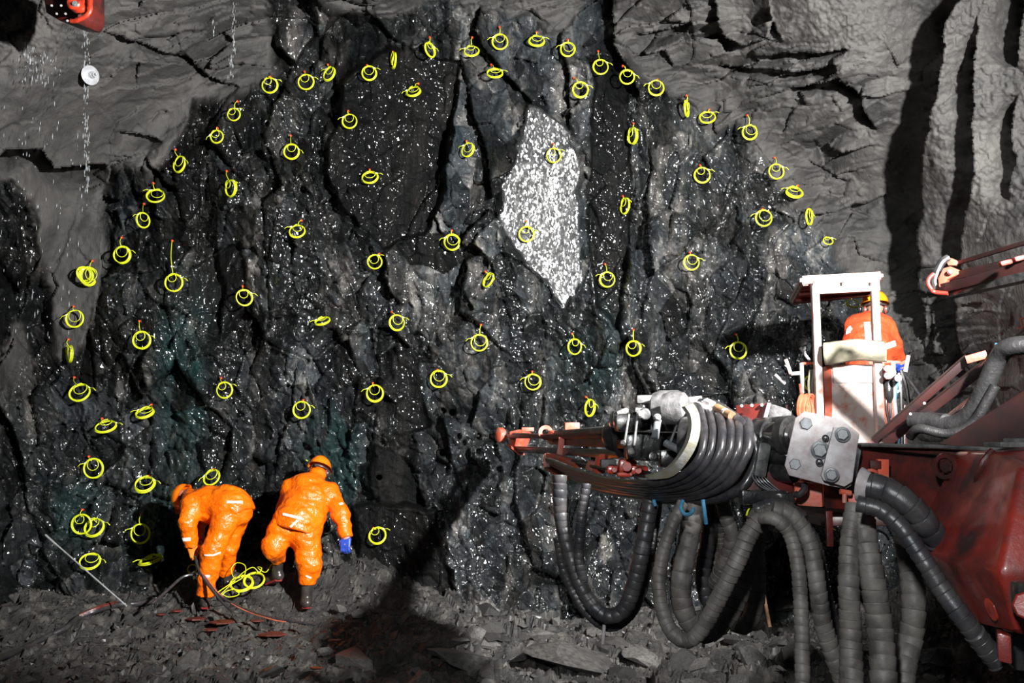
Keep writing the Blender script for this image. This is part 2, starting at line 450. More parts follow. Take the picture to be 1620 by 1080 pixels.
# ------------------------------------------------------------------ the rock face and shotcreted tunnel profile, one relief
STEP = 2.0
U0, U1, V0, V1 = -300, 1980, -160, 1060
ARCH = [(60, 1100), (55, 640), (75, 470), (150, 320), (250, 215), (400, 105), (560, 55), (760, 20), (960, 50), (1120, 150), (1260, 270), (1345, 380), (1400, 600), (1430, 1100)]
SHOT = [
 [(-300, -300), (425, -300), (420, 60), (425, 95), (440, 120), (380, 150), (310, 165), (290, 205), (262, 250), (232, 275), (200, 262), (175, 275), (160, 330), (175, 400), (165, 470), (130, 545), (80, 560), (70, 470), (60, 330), (20, 290), (-300, 290)],
 [(490, -300), (960, -300), (925, 8), (900, 45), (860, 58), (845, 20), (780, 10), (740, 14), (700, 2), (640, 18), (560, 24), (510, 8)],
 [(975, -300), (2000, -300), (2000, 1100), (1440, 1100), (1420, 640), (1395, 520), (1330, 430), (1300, 370), (1240, 300), (1205, 255), (1165, 190), (1130, 215), (1105, 170), (1060, 150), (1020, 125), (1000, 95), (975, 60)],
]
PATCHES = [  # smooth joint planes: outline, slope in x, slope in y (m per px), push back, wetness
 ([(828, 165), (862, 170), (905, 203), (919, 260), (927, 330), (927, 400), (919, 447), (905, 470), (893, 489), (866, 470), (836, 430), (808, 395), (796, 340), (799, 290), (810, 250), (820, 210)], 0.00060, 0.00075, 0.02, 1.0),
 ([(545, 120), (620, 72), (730, 92), (720, 200), (700, 300), (668, 372), (600, 396), (545, 345), (516, 270), (524, 190)], 0.0022, 0.0000, 0.06, 0.16),
 ([(425, -40), (485, -40), (498, 60), (470, 110), (430, 80)], 0.0007, 0.0006, 0.05, 0.55),
 ([(590, 690), (640, 720), (668, 790), (660, 860), (600, 800), (585, 740)], 0.0018, 0.0008, 0.06, 0.0),
 ([(560, 790), (690, 800), (720, 940), (620, 975), (560, 930)], -0.0012, 0.0006, 0.02, 0.08),
 ([(935, 80), (1003, 110), (1000, 330), (985, 520), (940, 480), (930, 330)], 0.0012, 0.0003, 0.02, 0.2),
 ([(300, 420), (380, 380), (395, 480), (350, 540), (300, 500)], -0.0012, -0.0002, 0.05, 0.3),
 ([(620, 385), (700, 360), (760, 400), (700, 440), (640, 420)], -0.0011, 0.0012, 0.0, 0.2),
 ([(615, 560), (665, 560), (680, 680), (620, 690)], 0.0006, 0.0008, 0.03, 0.25),
]
LIPS = [  # polyline, side that is recessed (+1 right of travel), depth m, width px
 ([(-40, 258), (30, 232), (62, 232), (88, 262), (182, 264)], +1, 0.8, 26),
 ([(150, 50), (205, 66), (250, 78), (300, 92), (335, 125), (375, 140)], +1, 0.22, 13),
 ([(178, 206), (200, 205), (232, 212), (262, 226)], +1, 0.25, 22),
 ([(226, 250), (258, 278), (282, 302)], +1, 0.22, 12),
 ([(158, 305), (190, 316), (212, 300)], +1, 0.3, 24),
 ([(0, 40), (40, 95), (60, 110)], -1, 0.15, 30),
 ([(230, 195), (255, 176), (272, 174)], +1, 0.08, 5),
 ([(1013, 150), (1000, 120), (968, 70), (972, -60)], -1, 0.45, 20),
 ([(1130, -20), (1138, 40), (1150, 62), (1180, 72), (1212, 62), (1222, 30), (1212, -40)], -1, -0.35, 18),
 ([(1215, 10), (1222, 40), (1236, 68)], +1, 0.25, 12),
 ([(1190, 86), (1240, 80), (1290, 86), (1345, 80)], +1, 0.35, 12),
 ([(1130, 98), (1190, 104), (1260, 112), (1335, 106)], +1, 0.4, 13),
 ([(1245, 138), (1290, 132), (1330, 122), (1352, 140), (1368, 175), (1386, 208)], +1, 0.5, 16),
 ([(1270, 250), (1298, 262), (1322, 285), (1345, 288)], +1, 0.12, 6),
 ([(1000, 60), (1050, 50), (1090, 30)], +1, 0.35, 13),
 ([(1015, 68), (1060, 58), (1100, 38)], +1, 0.1, 9),
 ([(1140, 165), (1130, 195), (1138, 215)], +1, 0.15, 12),
 ([(1560, -80), (1500, 40), (1486, 140), (1462, 230), (1458, 330), (1452, 430), (1470, 560)], +1, 0.95, 85),
 ([(1548, 20), (1540, 140), (1541, 300), (1520, 400), (1512, 520), (1530, 620)], +1, 0.55, 34),
 ([(1640, -80), (1612, 40), (1604, 110)], +1, 0.5, 34),
 ([(1612, 150), (1604, 230), (1602, 320)], +1, 0.35, 24),
 ([(1480, 480), (1475, 560), (1500, 600)], +1, 0.15, 10),
 ([(800, 395), (850, 440), (893, 492)], +1, 0.12, 14),
 ([(928, 300), (930, 420), (915, 490), (902, 560)], -1, 0.12, 16),
 ([(720, 180), (690, 290), (640, 372), (600, 398)], +1, 0.10, 20),
 ([(520, 160), (512, 240), (540, 330), (590, 372)], +1, 0.12, 24),
 ([(215, 430), (240, 470), (330, 520)], +1, 0.08, 16),
 ([(350, 540), (356, 480), (345, 380), (330, 250)], -1, 0.14, 26),
 ([(150, 300), (165, 420), (150, 500), (120, 580)], -1, 0.10, 20),
 ([(1000, 130), (1006, 300), (998, 500), (1010, 640)], -1, 0.10, 10),
 ([(1002, 560), (1016, 600), (1040, 640)], -1, 0.14, 8),
 ([(795, 570), (840, 572)], +1, 0.14, 10),
 ([(540, 640), (590, 680), (660, 760), (690, 880), (700, 900)], -1, 0.06, 10),
 ([(470, 560), (460, 660), (430, 760)], +1, 0.09, 16),
 ([(760, 390), (790, 440), (800, 470), (820, 520)], +1, 0.09, 12),
]
GREENS = [((285, 590), 34, 110), ((520, 705), 34, 50), ((545, 760), 16, 40), ((120, 800), 40, 60), ((285, 830), 70, 60), ((925, 560), 40, 60), ((305, 655), 14, 60)]
DRY = [((690, 420), 60, 70), ((760, 590), 60, 50), ((180, 350), 60, 100), ((720, 250), 30, 110), ((760, 150), 50, 60), ((480, 640), 60, 110), ((130, 640), 60, 40), ((860, 30), 60, 60), ((1290, 390), 60, 40), ((1100, 420), 60, 40)]
SPARK = [((450, 260), 70, 140, .9), ((780, 330), 50, 110, 1), ((860, 560), 90, 130, 1), ((1180, 480), 150, 130, 1.2), ((1090, 330), 110, 110, .8), ((1070, 560), 120, 120, .9), ((700, 500), 140, 110, .7), ((250, 480), 90, 120, .6), ((420, 590), 90, 160, .8), ((560, 540), 70, 140, .7), ((200, 770), 60, 70, .5), ((900, 870), 90, 130, .9), ((740, 860), 70, 90, .8), ((360, 330), 60, 100, .6), ((960, 160), 60, 60, .7), ((1240, 880), 120, 130, .9), ((640, 260), 80, 90, .25), ((1220, 240), 40, 120, .8)]
def blob_sum(U, V, L):
    s = 0
    for b in L:
        (cx, cy), rx, ry = b[0], b[1], b[2]
        s = s + (b[3] if len(b) > 3 else 1.0) * np.exp(-(((U - cx) / rx) ** 2 + ((V - cy) / ry) ** 2))
    return s
us = np.arange(U0, U1 + 1, STEP, dtype=np.float32); vs_ax = np.arange(V0, V1 + 1, STEP, dtype=np.float32)
GU, GV = np.meshgrid(us, vs_ax)
X = (GU - 810) / 140.0; Z = (695 - GV) / 140.0
wx = X + 0.16 * fbm(X * 1.3, Z * 1.3, 5, 3); wz = Z + 0.16 * fbm(X * 1.3, Z * 1.3, 9, 3)
WU = GU + 16 * fbm(X * 2.2, Z * 2.2, 40, 4); WV = GV + 16 * fbm(X * 2.2, Z * 2.2, 50, 4)
sd = poly_sd(GU, GV, ARCH)
t = np.maximum(sd + 14 * fbm(X, Z, 77, 3), 0)
t = np.where(t > 170, 170 + 110 * (1 - np.exp(-(t - 170) / 110)), t)
depth = 11.0 - 0.0105 * np.where(t < 40, t * t / 80, t - 20)
depth -= 0.0085 * np.maximum(GU - 1440, 0) * 0.35
depth += 0.55 * fbm(X * 0.45, Z * 0.35, 101, 2) * np.clip(1 - t / 200, 0.3, 1) * 0.6
depth -= sstep(820, 1020, GV) * 0.35
shot = np.zeros_like(GU)
for pg in SHOT:
    shot = np.maximum(shot, sstep(9, -9, poly_sd(WU, WV, pg)))
spray = sstep(0.2, 0.55, fbm(X * 2.5, Z * 1.2, 311, 5)) * sstep(-90, 10, sd)      # grey spray streaks just inside the arch edge
shot = np.clip(np.maximum(shot, spray * 0.7 * (1 - sstep(560, 700, GV))), 0, 1)
# facets, elongated along the foliation
def rot(x, z, a, sx, sz): c, s = math.cos(a), math.sin(a); return (x * c + z * s) * sx, (-x * s + z * c) * sz
ax, az = rot(wx, wz, 0.18, 1.0, 0.48)
h1, e1, t1 = facets(ax, az, 0.75, 11, 0.42, 0.13)
bx_, bz_ = rot(wx, wz, -0.10, 1.0, 0.6)
h2, e2, t2 = facets(bx_, bz_, 0.26, 23, 0.75, 0.055)
cx_, cz_ = rot(wx + 0.03 * fbm(X * 9, Z * 9, 61, 2), wz + 0.03 * fbm(X * 9, Z * 9, 67, 2), 0.4, 1.0, 0.7)
h3, e3, t3 = facets(cx_, cz_, 0.105, 37, 0.85, 0.018)
h4, e4, t4 = facets(cx_, bz_, 0.045, 47, 0.55, 0.006)
rr = h1 + h2 + h3 + h4
rockrel = rr + 0.03 * (1 - sstep(0.0, 0.07, e2)) + 0.05 * (1 - sstep(0.0, 0.05, e1))
# shotcrete: softened big facets, pebbled skin
sx_, sz_ = rot(X + .1 * fbm(X * 3, Z * 3, 71, 3), Z + .1 * fbm(X * 3, Z * 3, 73, 3), 0.9, 0.6, 1.0)
g1, ge1, gt1 = facets(sx_, sz_, 0.55, 131, 0.30, 0.05)
g2, ge2, gt2 = facets(sx_, sz_, 0.20, 139, 0.32, 0.015)
rough_area = np.clip(sstep(1120, 1200, GU) * sstep(110, 60, GV) + sstep(1440, 1470, GU) * sstep(420, 330, GV) + sstep(160, 60, GU) * sstep(110, 60, GV), 0, 1)
ledges = sstep(-0.15, 0.5, fbm(X * 0.9, Z * 0.9, 171, 3))
shotrel = (g1 + 0.9 * g2) * (0.35 + 0.65 * ledges) * (1 - 0.7 * rough_area) + 0.05 * fbm(X * 2, Z * 2, 151, 4) + 0.010 * fbm(X * 14, Z * 14, 155, 3) + rough_area * (0.030 * fbm(X * 9, Z * 9, 158, 3) + 0.022 * fbm(X * 30, Z * 30, 157, 2))
lm = np.clip(blob_sum(GU, GV, [((1250, 130), 190, 70), ((1300, 330), 90, 80), ((300, 70), 150, 70), ((600, 0), 120, 60), ((850, 0), 120, 50), ((1060, 60), 90, 70), ((1480, 560), 90, 120), ((1300, 240), 50, 30), ((230, 290), 70, 40)]), 0, 1)
sx2, sz2 = rot(wx, wz, 0.22, 0.42, 1.35)
k1, ke1, kt1 = facets(sx2, sz2, 0.26, 181, 1.1, 0.13)
k2, ke2, kt2 = facets(sx2, sz2, 0.10, 187, 0.8, 0.04)
shotrel = shotrel + lm * (k1 + k2)
patchm = np.zeros_like(GU); patchw = np.zeros_like(GU); prel = np.zeros_like(GU)
for pg, gx, gy, push, w in PATCHES:
    s = poly_sd(GU + 16 * fbm(X * 2.5, Z * 2.5, 200, 4), GV + 16 * fbm(X * 2.5, Z * 2.5, 210, 4), pg)
    mk = sstep(5, -7, s)
    cx = sum(p[0] for p in pg) / len(pg); cy = sum(p[1] for p in pg) / len(pg)
    pl = gx * (GU - cx) + gy * (GV - cy) * -1 * -1 + push
    ci, cj = int((cy - V0) / STEP), int((cx - U0) / STEP); pl = pl + float(depth[ci, cj]) - depth
    pl = pl + 0.022 * fbm(X * 3, Z * 2, 220, 3) + 0.0035 * fbm(X * 22, Z * 14, 222, 2) + (0 if w > .9 else 0.30) * (rr - h1 * .6)
    prel = prel * (1 - mk) + pl * mk; patchm = np.maximum(patchm, mk); patchw = patchw * (1 - mk) + w * mk
rel = rockrel * (1 - shot) + shotrel * shot
rel = rel * (1 - patchm) + prel * patchm
LU = GU + 9 * fbm(X * 3.5, Z * 3.5, 400, 4); LV = GV + 9 * fbm(X * 3.5, Z * 3.5, 410, 4)
for pts, side, a, w in LIPS:
    xs = [p[0] for p in pts]; ys = [p[1] for p in pts]; R = 4.5 * w + 25
    m = (GU > min(xs) - R) & (GU < max(xs) + R) & (GV > min(ys) - R) & (GV < max(ys) + R)
    D, S, E = line_side(LU[m], LV[m], pts)
    D = np.maximum(D, 0)
    prof = np.where(S * side > 0, a * np.exp(-(D / w) ** 1.5), -0.25 * a * np.exp(-D / (1.2 * w)))
    rel[m] += (prof * E).astype(np.float32)
# drilled holes
HOLES = [(758, 714), (727, 690), (600, 755), (606, 902), (757, 690), (700, 650), (716, 652), (790, 742), (778, 690), (480, 300), (700, 716), (735, 700)]
depth = depth + rel
from math import inf
def grid_depth(px, py, r=0):
    i = int(round((py - V0) / STEP)); j = int(round((px - U0) / STEP))
    i = min(max(i, 0), depth.shape[0] - 1); j = min(max(j, 0), depth.shape[1] - 1)
    if r == 0: return float(depth[i, j])
    return float(depth[max(0, i - r):i + r + 1, max(0, j - r):j + r + 1].min())
for hx, hy in HOLES:
    D = np.hypot(GU - hx, GV - hy)
    depth = np.where(D < 4.6, depth + 0.25, depth).astype(np.float32)
dirx = (GU - 810) / FPX; dz_ = (540 - GV) / FPX
dy = CT - dz_ * ST; dzz = ST + dz_ * CT
s_ = depth / dy
VX = np.stack([dirx * s_, depth, 1.9 + dzz * s_], -1).astype(np.float32)
green = np.clip(blob_sum(WU, WV, GREENS), 0, 1) * sstep(0.35, 0.75, t2 * 0.6 + 0.4 + 0.5 * fbm(X * 2, Z * 2, 501, 3)) * (1 - shot)
green = np.clip(green * 1.4, 0, 1)
wet = np.clip(0.40 + 0.9 * blob_sum(GU, GV, SPARK) - 0.75 * blob_sum(GU, GV, DRY), 0.05, 1) * (0.55 + 0.6 * t1)
wet = np.clip(np.where(patchm > .5, patchw, wet), 0, 1)
edgewet = sstep(0.25, 0.6, fbm(X * 3, Z * 3, 530, 3)) * sstep(60, 5, np.abs(sd)) * shot * (1 - patchm) * 0.5
wet = np.maximum(wet * (1 - shot), edgewet)
pcol = patchm * np.where(patchw > 0.9, 1.0, 0.0)
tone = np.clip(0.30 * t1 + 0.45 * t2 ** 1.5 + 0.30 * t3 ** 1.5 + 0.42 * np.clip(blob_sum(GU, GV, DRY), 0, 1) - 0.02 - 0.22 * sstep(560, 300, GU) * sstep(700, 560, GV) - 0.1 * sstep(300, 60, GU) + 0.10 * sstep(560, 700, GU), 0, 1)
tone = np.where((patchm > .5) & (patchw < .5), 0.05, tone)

def grid_mesh(name, mask):
    """mesh of the relief cells chosen by mask (rows-1, cols-1)"""
    nr, nc = GU.shape
    idx = np.arange(nr * nc).reshape(nr, nc)
    q = np.stack([idx[:-1, :-1], idx[1:, :-1], idx[1:, 1:], idx[:-1, 1:]], -1)[mask]
    used = np.unique(q); remap = np.full(nr * nc, -1, np.int64); remap[used] = np.arange(len(used))
    q = remap[q]
    me = bpy.data.meshes.new(name)
    me.vertices.add(len(used)); me.vertices.foreach_set('co', VX.reshape(-1, 3)[used].ravel())
    me.loops.add(q.size); me.loops.foreach_set('vertex_index', q.ravel().astype(np.int32))
    me.polygons.add(len(q)); me.polygons.foreach_set('loop_start', (np.arange(len(q)) * 4).astype(np.int32))
    me.update(calc_edges=True)
    a = me.attributes.new('mask', 'FLOAT_COLOR', 'POINT')
    a.data.foreach_set('color', np.stack([shot, wet, green, pcol], -1).reshape(-1, 4)[used].astype(np.float32).ravel())
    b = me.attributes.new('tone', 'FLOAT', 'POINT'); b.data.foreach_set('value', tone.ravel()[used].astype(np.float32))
    me.polygons.foreach_set('use_smooth', np.ones(len(q), bool))
    o = link(name, me, MROCK); o['kind'] = 'structure'
    return o
cu = GU[:-1, :-1]; cv = GV[:-1, :-1]; cs = sd[:-1, :-1]
outside = cs > 26
right = outside & (cu > 1180) & ((cu - 1180) * 0.75 > (330 - cv) * 0.62)
left = outside & (cu < 420) & (cv > cu * 0.2)
top = outside & ~right & ~left
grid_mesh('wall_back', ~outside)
tag(bpy.data.objects['wall_back'], 'wet black blasted rock face with drilled holes and white glints')
tag(grid_mesh('wall_left', left), 'grey shotcreted left tunnel wall with ledges')
tag(grid_mesh('wall_right', right), 'grey shotcreted right tunnel wall with deep vertical ridges')
tag(grid_mesh('ceiling', top), 'grey shotcreted tunnel roof with broken ledges')

def on_face(px, py, off=0.02, r=2):
    return P(px, py, grid_depth(px, py, r) - off)

# ------------------------------------------------------------------ floor
fx = np.arange(-7.2, 7.2, 0.024, dtype=np.float32); fy = np.arange(3.4, 11.6, 0.024, dtype=np.float32)
FX, FY = np.meshgrid(fx, fy)
def floor_base(x, y):
    near = 0.2 + 0.8 * sstep(-3.9, -3.3, x) * sstep(-0.9, -1.5, x)
    z = 0.03 * (y - 7.5) / 2.5 + 0.13 * sstep(9.4, 10.3, y) + (0.30 * sstep(10.2, 10.8, y) + 0.25 * sstep(10.8, 11.4, y)) * near
    z = z + 0.06 * sstep(-3.6, -5.5, x) * sstep(7.5, 10, y)
    z = z - 0.22 * sstep(-0.8, 0.2, x) * sstep(9.5, 10.6, y) * sstep(3.8, 3.0, x)
    z = z + 0.25 * sstep(3.6, 5.0, x)
    return z
FZ = floor_base(FX, FY)
qx = FX + 0.05 * fbm(FX * 4, FY * 4, 601, 3); qy = FY + 0.05 * fbm(FX * 4, FY * 4, 607, 3)
a1, b1, c1 = facets(qx, qy, 0.34, 611, 0.35, 0.045)
a2, b2, c2 = facets(qx, qy, 0.13, 617, 0.5, 0.026)
a3, b3, c3 = facets(qx, qy, 0.055, 619, 0.5, 0.010)
big = sstep(-1.6, 0.8, FX)
FZ = FZ + 0.10 * fbm(FX * 0.8, FY * 0.8, 621, 3) + a1 * (0.45 + 0.8 * big) + a2 * 0.9 + a3 - 0.03 * (1 - sstep(0, 0.12, b1)) * big
FZ = FZ.astype(np.float32)
nr, nc = FX.shape
idx = np.arange(nr * nc).reshape(nr, nc)
q = np.stack([idx[:-1, :-1], idx[:-1, 1:], idx[1:, 1:], idx[1:, :-1]], -1).reshape(-1, 4)
me = bpy.data.meshes.new('floor')
me.vertices.add(nr * nc); me.vertices.foreach_set('co', np.stack([FX, FY, FZ], -1).ravel())
me.loops.add(q.size); me.loops.foreach_set('vertex_index', q.ravel().astype(np.int32))
me.polygons.add(len(q)); me.polygons.foreach_set('loop_start', (np.arange(len(q)) * 4).astype(np.int32))
me.update(calc_edges=True)
me.polygons.foreach_set('use_smooth', np.zeros(len(q), bool))
fl = link('floor', me, MGROUND); fl['kind'] = 'structure'; tag(fl, 'dark wet broken rock floor of the tunnel')
def floor_z(x, y):
    j = min(max(int(round((x + 7.2) / 0.024)), 0), nc - 1); i = min(max(int(round((y - 3.4) / 0.024)), 0), nr - 1)
    return float(FZ[i, j])
def on_floor(px, py):
    """world point of the floor seen at px, py (march along the view ray)"""
    d = 5.0
    while d < 11.3:
        p = P(px, py, d)
        if p.z <= floor_z(p.x, p.y): return p
        d += 0.02
    return P(px, py, 11.0)
# ------------------------------------------------------------------ surface nets (one continuous skin from blended limbs)
def cap(p0, r0, p1, r1, flat=False, sy=1.0): return ('c', Vector(p0), r0, Vector(p1), r1, flat)
def ell(c, r, R=None): return ('e', Vector(c), Vector(r), R)
def surfnet(prims, h, k=0.03, fold=None, pad=0.05, planes=()):
    lo = Vector((9e9,) * 3); hi = -lo
    for p in prims:
        if p[0] == 'p': continue
        if p[0] == 'c':
            for c, r in ((p[1], p[2]), (p[3], p[4])):
                for a in range(3): lo[a] = min(lo[a], c[a] - r - pad); hi[a] = max(hi[a], c[a] + r + pad)
        else:
            r = max(p[2])
            for a in range(3): lo[a] = min(lo[a], p[1][a] - r - pad); hi[a] = max(hi[a], p[1][a] + r + pad)
    ax = [np.arange(lo[a], hi[a] + h, h, dtype=np.float32) for a in range(3)]
    X_, Y_, Z_ = np.meshgrid(*ax, indexing='ij')
    D = None
    for p in prims:
        if p[0] == 'p':      # hem: cut what has been built so far
            nrm = p[2].normalized(); D = np.maximum(D, (X_ - p[1].x) * nrm.x + (Y_ - p[1].y) * nrm.y + (Z_ - p[1].z) * nrm.z); continue
        if p[0] == 'c':
            a = p[1]; d = p[3] - p[1]; L2 = max(d.length_squared, 1e-9); L = math.sqrt(L2)
            qx, qy, qz = X_ - a.x, Y_ - a.y, Z_ - a.z
            tt = (qx * d.x + qy * d.y + qz * d.z) / L2; t = np.clip(tt, 0, 1)
            e = np.sqrt((qx - t * d.x) ** 2 + (qy - t * d.y) ** 2 + (qz - t * d.z) ** 2) - (p[2] + (p[4] - p[2]) * t)
            if p[5]: e = np.maximum(e, (tt - 1) * L)
        else:
            c, r, R = p[1], p[2], p[3]
            q = [X_ - c.x, Y_ - c.y, Z_ - c.z]
            if R is not None:
                Ri = R.inverted(); q = [Ri[i][0] * q[0] + Ri[i][1] * q[1] + Ri[i][2] * q[2] for i in range(3)]
            e = (np.sqrt((q[0] / r.x) ** 2 + (q[1] / r.y) ** 2 + (q[2] / r.z) ** 2) - 1) * min(r)
        if D is None: D = e
        else:
            w = np.clip(0.5 + 0.5 * (D - e) / k, 0, 1); D = D * (1 - w) + e * w - k * w * (1 - w)
    if fold:
        amp, sc, seed = fold
        D = D + amp * (fbm(X_ * sc + Z_ * sc * 0.5, Z_ * sc * 1.6 + Y_ * sc, seed, 3) + 0.6 * fbm(Y_ * sc * 2 + X_ * sc, Z_ * sc * 2.6, seed + 3, 2))
    for pt, nrm in planes:      # cut away the side the normal points to
        nrm = Vector(nrm).normalized(); pt = Vector(pt)
        D = np.maximum(D, (X_ - pt.x) * nrm.x + (Y_ - pt.y) * nrm.y + (Z_ - pt.z) * nrm.z)
    I = D < 0
    nx, ny, nz = D.shape
    cnt = np.zeros((nx - 1, ny - 1, nz - 1), np.int8)
    corners = [(i, j, k_) for i in (0, 1) for j in (0, 1) for k_ in (0, 1)]
    for i, j, k_ in corners: cnt += I[i:nx - 1 + i, j:ny - 1 + j, k_:nz - 1 + k_]
    cells = np.argwhere((cnt > 0) & (cnt < 8))
    idx = np.full(cnt.shape, -1, np.int64); idx[tuple(cells.T)] = np.arange(len(cells))
    acc = np.zeros((len(cells), 3)); num = np.zeros(len(cells))
    for a in corners:
        for b in corners:
            if sum(b) - sum(a) != 1 or any(b[m] < a[m] for m in range(3)): continue
            da = D[cells[:, 0] + a[0], cells[:, 1] + a[1], cells[:, 2] + a[2]]; db = D[cells[:, 0] + b[0], cells[:, 1] + b[1], cells[:, 2] + b[2]]
            m = (da < 0) != (db < 0)
            t = np.where(m, da / np.where(m, da - db, 1), 0)
            pos = np.array(a)[None] + t[:, None] * (np.array(b) - np.array(a))[None]
            acc[m] += pos[m]; num[m] += 1
    V = (cells + acc / num[:, None]) * h + np.array(lo)[None]
    F = []
    for axn in range(3):
        sl0 = [slice(1, -1)] * 3; sl1 = [slice(1, -1)] * 3
        sl0[axn] = slice(0, -1); sl1[axn] = slice(1, None)
        m = I[tuple(sl0)] != I[tuple(sl1)]
        e = np.argwhere(m); 
        off = np.array([1, 1, 1]); off[axn] = 0
        e = e + off
        fl_ = I[e[:, 0], e[:, 1], e[:, 2]]
        o1, o2 = [(1, 2), (2, 0), (0, 1)][axn]
        def cell(d1, d2):
            c = e.copy(); c[:, o1] -= d1; c[:, o2] -= d2
            return idx[c[:, 0], c[:, 1], c[:, 2]]
        qd = np.stack([cell(1, 1), cell(0, 1), cell(0, 0), cell(1, 0)], -1)
        qd[~fl_] = qd[~fl_][:, ::-1]
        F.append(qd)
    F = np.concatenate(F); F = F[(F >= 0).all(1)]
    return V, F
def net(name, mat, parent, prims, h=0.014, k=0.03, fold=None, planes=()):
    V, F = surfnet(prims, h, k, fold, planes=planes)
    me = bpy.data.meshes.new(name)
    me.vertices.add(len(V)); me.vertices.foreach_set('co', V.astype(np.float32).ravel())
    me.loops.add(F.size); me.loops.foreach_set('vertex_index', F.ravel().astype(np.int32))
    me.polygons.add(len(F)); me.polygons.foreach_set('loop_start', (np.arange(len(F)) * 4).astype(np.int32))
    me.update(calc_edges=True); me.polygons.foreach_set('use_smooth', np.ones(len(F), bool))
    return link(name, me, mat, parent)

def hand_prims(w, d, thumb, s=1.0, curl=0.6, side=None):
    """palm, four unequal bent fingers and a thumb. w wrist, d direction of the hand, thumb direction, side = palm normal"""
    w = Vector(w); d = Vector(d).normalized(); th = Vector(thumb); th = (th - d * th.dot(d)).normalized(); pn = d.cross(th) if side is None else Vector(side).normalized()
    pr = []
    for i in range(4):
        a = w + d * 0.03 * s + th * (0.030 - 0.02 * i) * s; b = w + d * 0.095 * s + th * (0.036 - 0.024 * i) * s
        pr.append(cap(a, 0.019 * s, b, 0.015 * s))
    for i, L in enumerate((0.072, 0.080, 0.074, 0.058)):
        p = w + d * 0.10 * s + th * (0.038 - 0.025 * i) * s; ang = 0.25; 
        for q_, sg in enumerate((0.45, 0.32, 0.23)):
            v = d * math.cos(ang) + pn * math.sin(ang)
            n_ = p + v * L * sg * s
            pr.append(cap(p, (0.0125 - 0.0012 * q_) * s, n_, (0.0115 - 0.0015 * q_) * s)); p = n_; ang += curl
    p = w + d * 0.03 * s + th * 0.025 * s
    n_ = p + (d * 0.6 + th * 0.8) * 0.04 * s; pr.append(cap(p, 0.016 * s, n_, 0.0135 * s))
    m_ = n_ + (d * 0.9 + th * 0.25 + pn * 0.3).normalized() * 0.035 * s; pr.append(cap(n_, 0.0135 * s, m_, 0.011 * s))
    return pr

def R3(fwd, up):
    """rotation whose +Y is fwd and +Z about up"""
    y = Vector(fwd).normalized(); z = Vector(up); z = (z - y * z.dot(y)).normalized(); x = y.cross(z)
    return Matrix((x, y, z)).transposed()
def head_prims(c, fwd, up, s=1.0):
    R = R3(fwd, up); c = Vector(c); f = lambda x, y, z: c + R @ Vector((x, y, z)) * s
    return [ell(c + R @ Vector((0, -.01, .02)) * s, Vector((0.076, 0.096, 0.105)) * s, R), ell(f(0, .03, -.05), Vector((0.055, 0.062, 0.062)) * s, R),
            cap(f(0, .088, .01), .010 * s, f(0, .108, -.018), .014 * s), cap(f(-.075, 0, 0), .014 * s, f(-.082, -.008, .02), .010 * s), cap(f(.075, 0, 0), .014 * s, f(.082, -.008, .02), .010 * s),
            cap(f(-.018, .088, -.052), .009 * s, f(.018, .088, -.052), .009 * s), cap(f(-.03, .083, .022), .011 * s, f(.03, .083, .022), .011 * s)]
def helmet(parent, c, fwd, up, mat, s=1.0, muffs=True, cupcol=None):
    R = R3(fwd, up); c = Vector(c)
    bm = bmesh.new(); bmesh.ops.create_uvsphere(bm, u_segments=32, v_segments=20, radius=1.0)
    dl = [v for v in bm.verts if v.co.z < -0.12]; bmesh.ops.delete(bm, geom=dl, context='VERTS')
    for v in bm.verts:
        r = Vector((v.co.x * .125, v.co.y * .150, v.co.z * .125))
        if abs(v.co.x) < 0.28 and v.co.z > 0.2: r *= 1.035       # crown ridge
        v.co = r
    rim = [e for e in bm.edges if e.is_boundary]
    ex = bmesh.ops.extrude_edge_only(bm, edges=rim)
    for v in [g for g in ex['geom'] if isinstance(g, bmesh.types.BMVert)]:
        v.co.x *= 1.09; v.co.y *= 1.09 if v.co.y < 0 else 1.38; v.co.z -= 0.012
    bmesh.ops.solidify(bm, geom=bm.faces[:], thickness=0.004)
    bmesh.ops.scale(bm, vec=(s, s, s), verts=bm.verts)
    bmesh.ops.transform(bm, matrix=Matrix.Translation(c + R @ Vector((0, 0, 0.055 * s))) @ R.to_4x4(), verts=bm.verts)
    m = MB(); m.bm(bm); h = m.build('helmet', mat, parent, angle=50)
    m = MB(); pts = [c + R @ Vector((math.cos(a) * .104 * s, -.105 * s * math.sin(a) - 0.01, .02 * s)) for a in np.linspace(0, math.pi, 14)]
    m.tube(pts, 0.010 * s, 8); m.build('headband', MDARK, parent)
    if muffs:
        for sx in (-1, 1):
            m = MB(); a = c + R @ Vector((sx * .078, 0, -.01)) * s; v = R @ Vector((sx, 0, 0))
            m.lathe(a, v, [(0, .040 * s), (.012 * s, .044 * s), (.03 * s, .042 * s), (.044 * s, .034 * s), (.050 * s, .018 * s)], 18)
            cupo = m.build('ear_muff', MDARK, parent)
            m = MB(); m.lathe(a + v * .010 * s, v, [(0, .0445 * s), (.007 * s, .0455 * s), (.012 * s, .0445 * s)], 18)
            m.build('ring', MRED_PLUG, cupo)
    return h

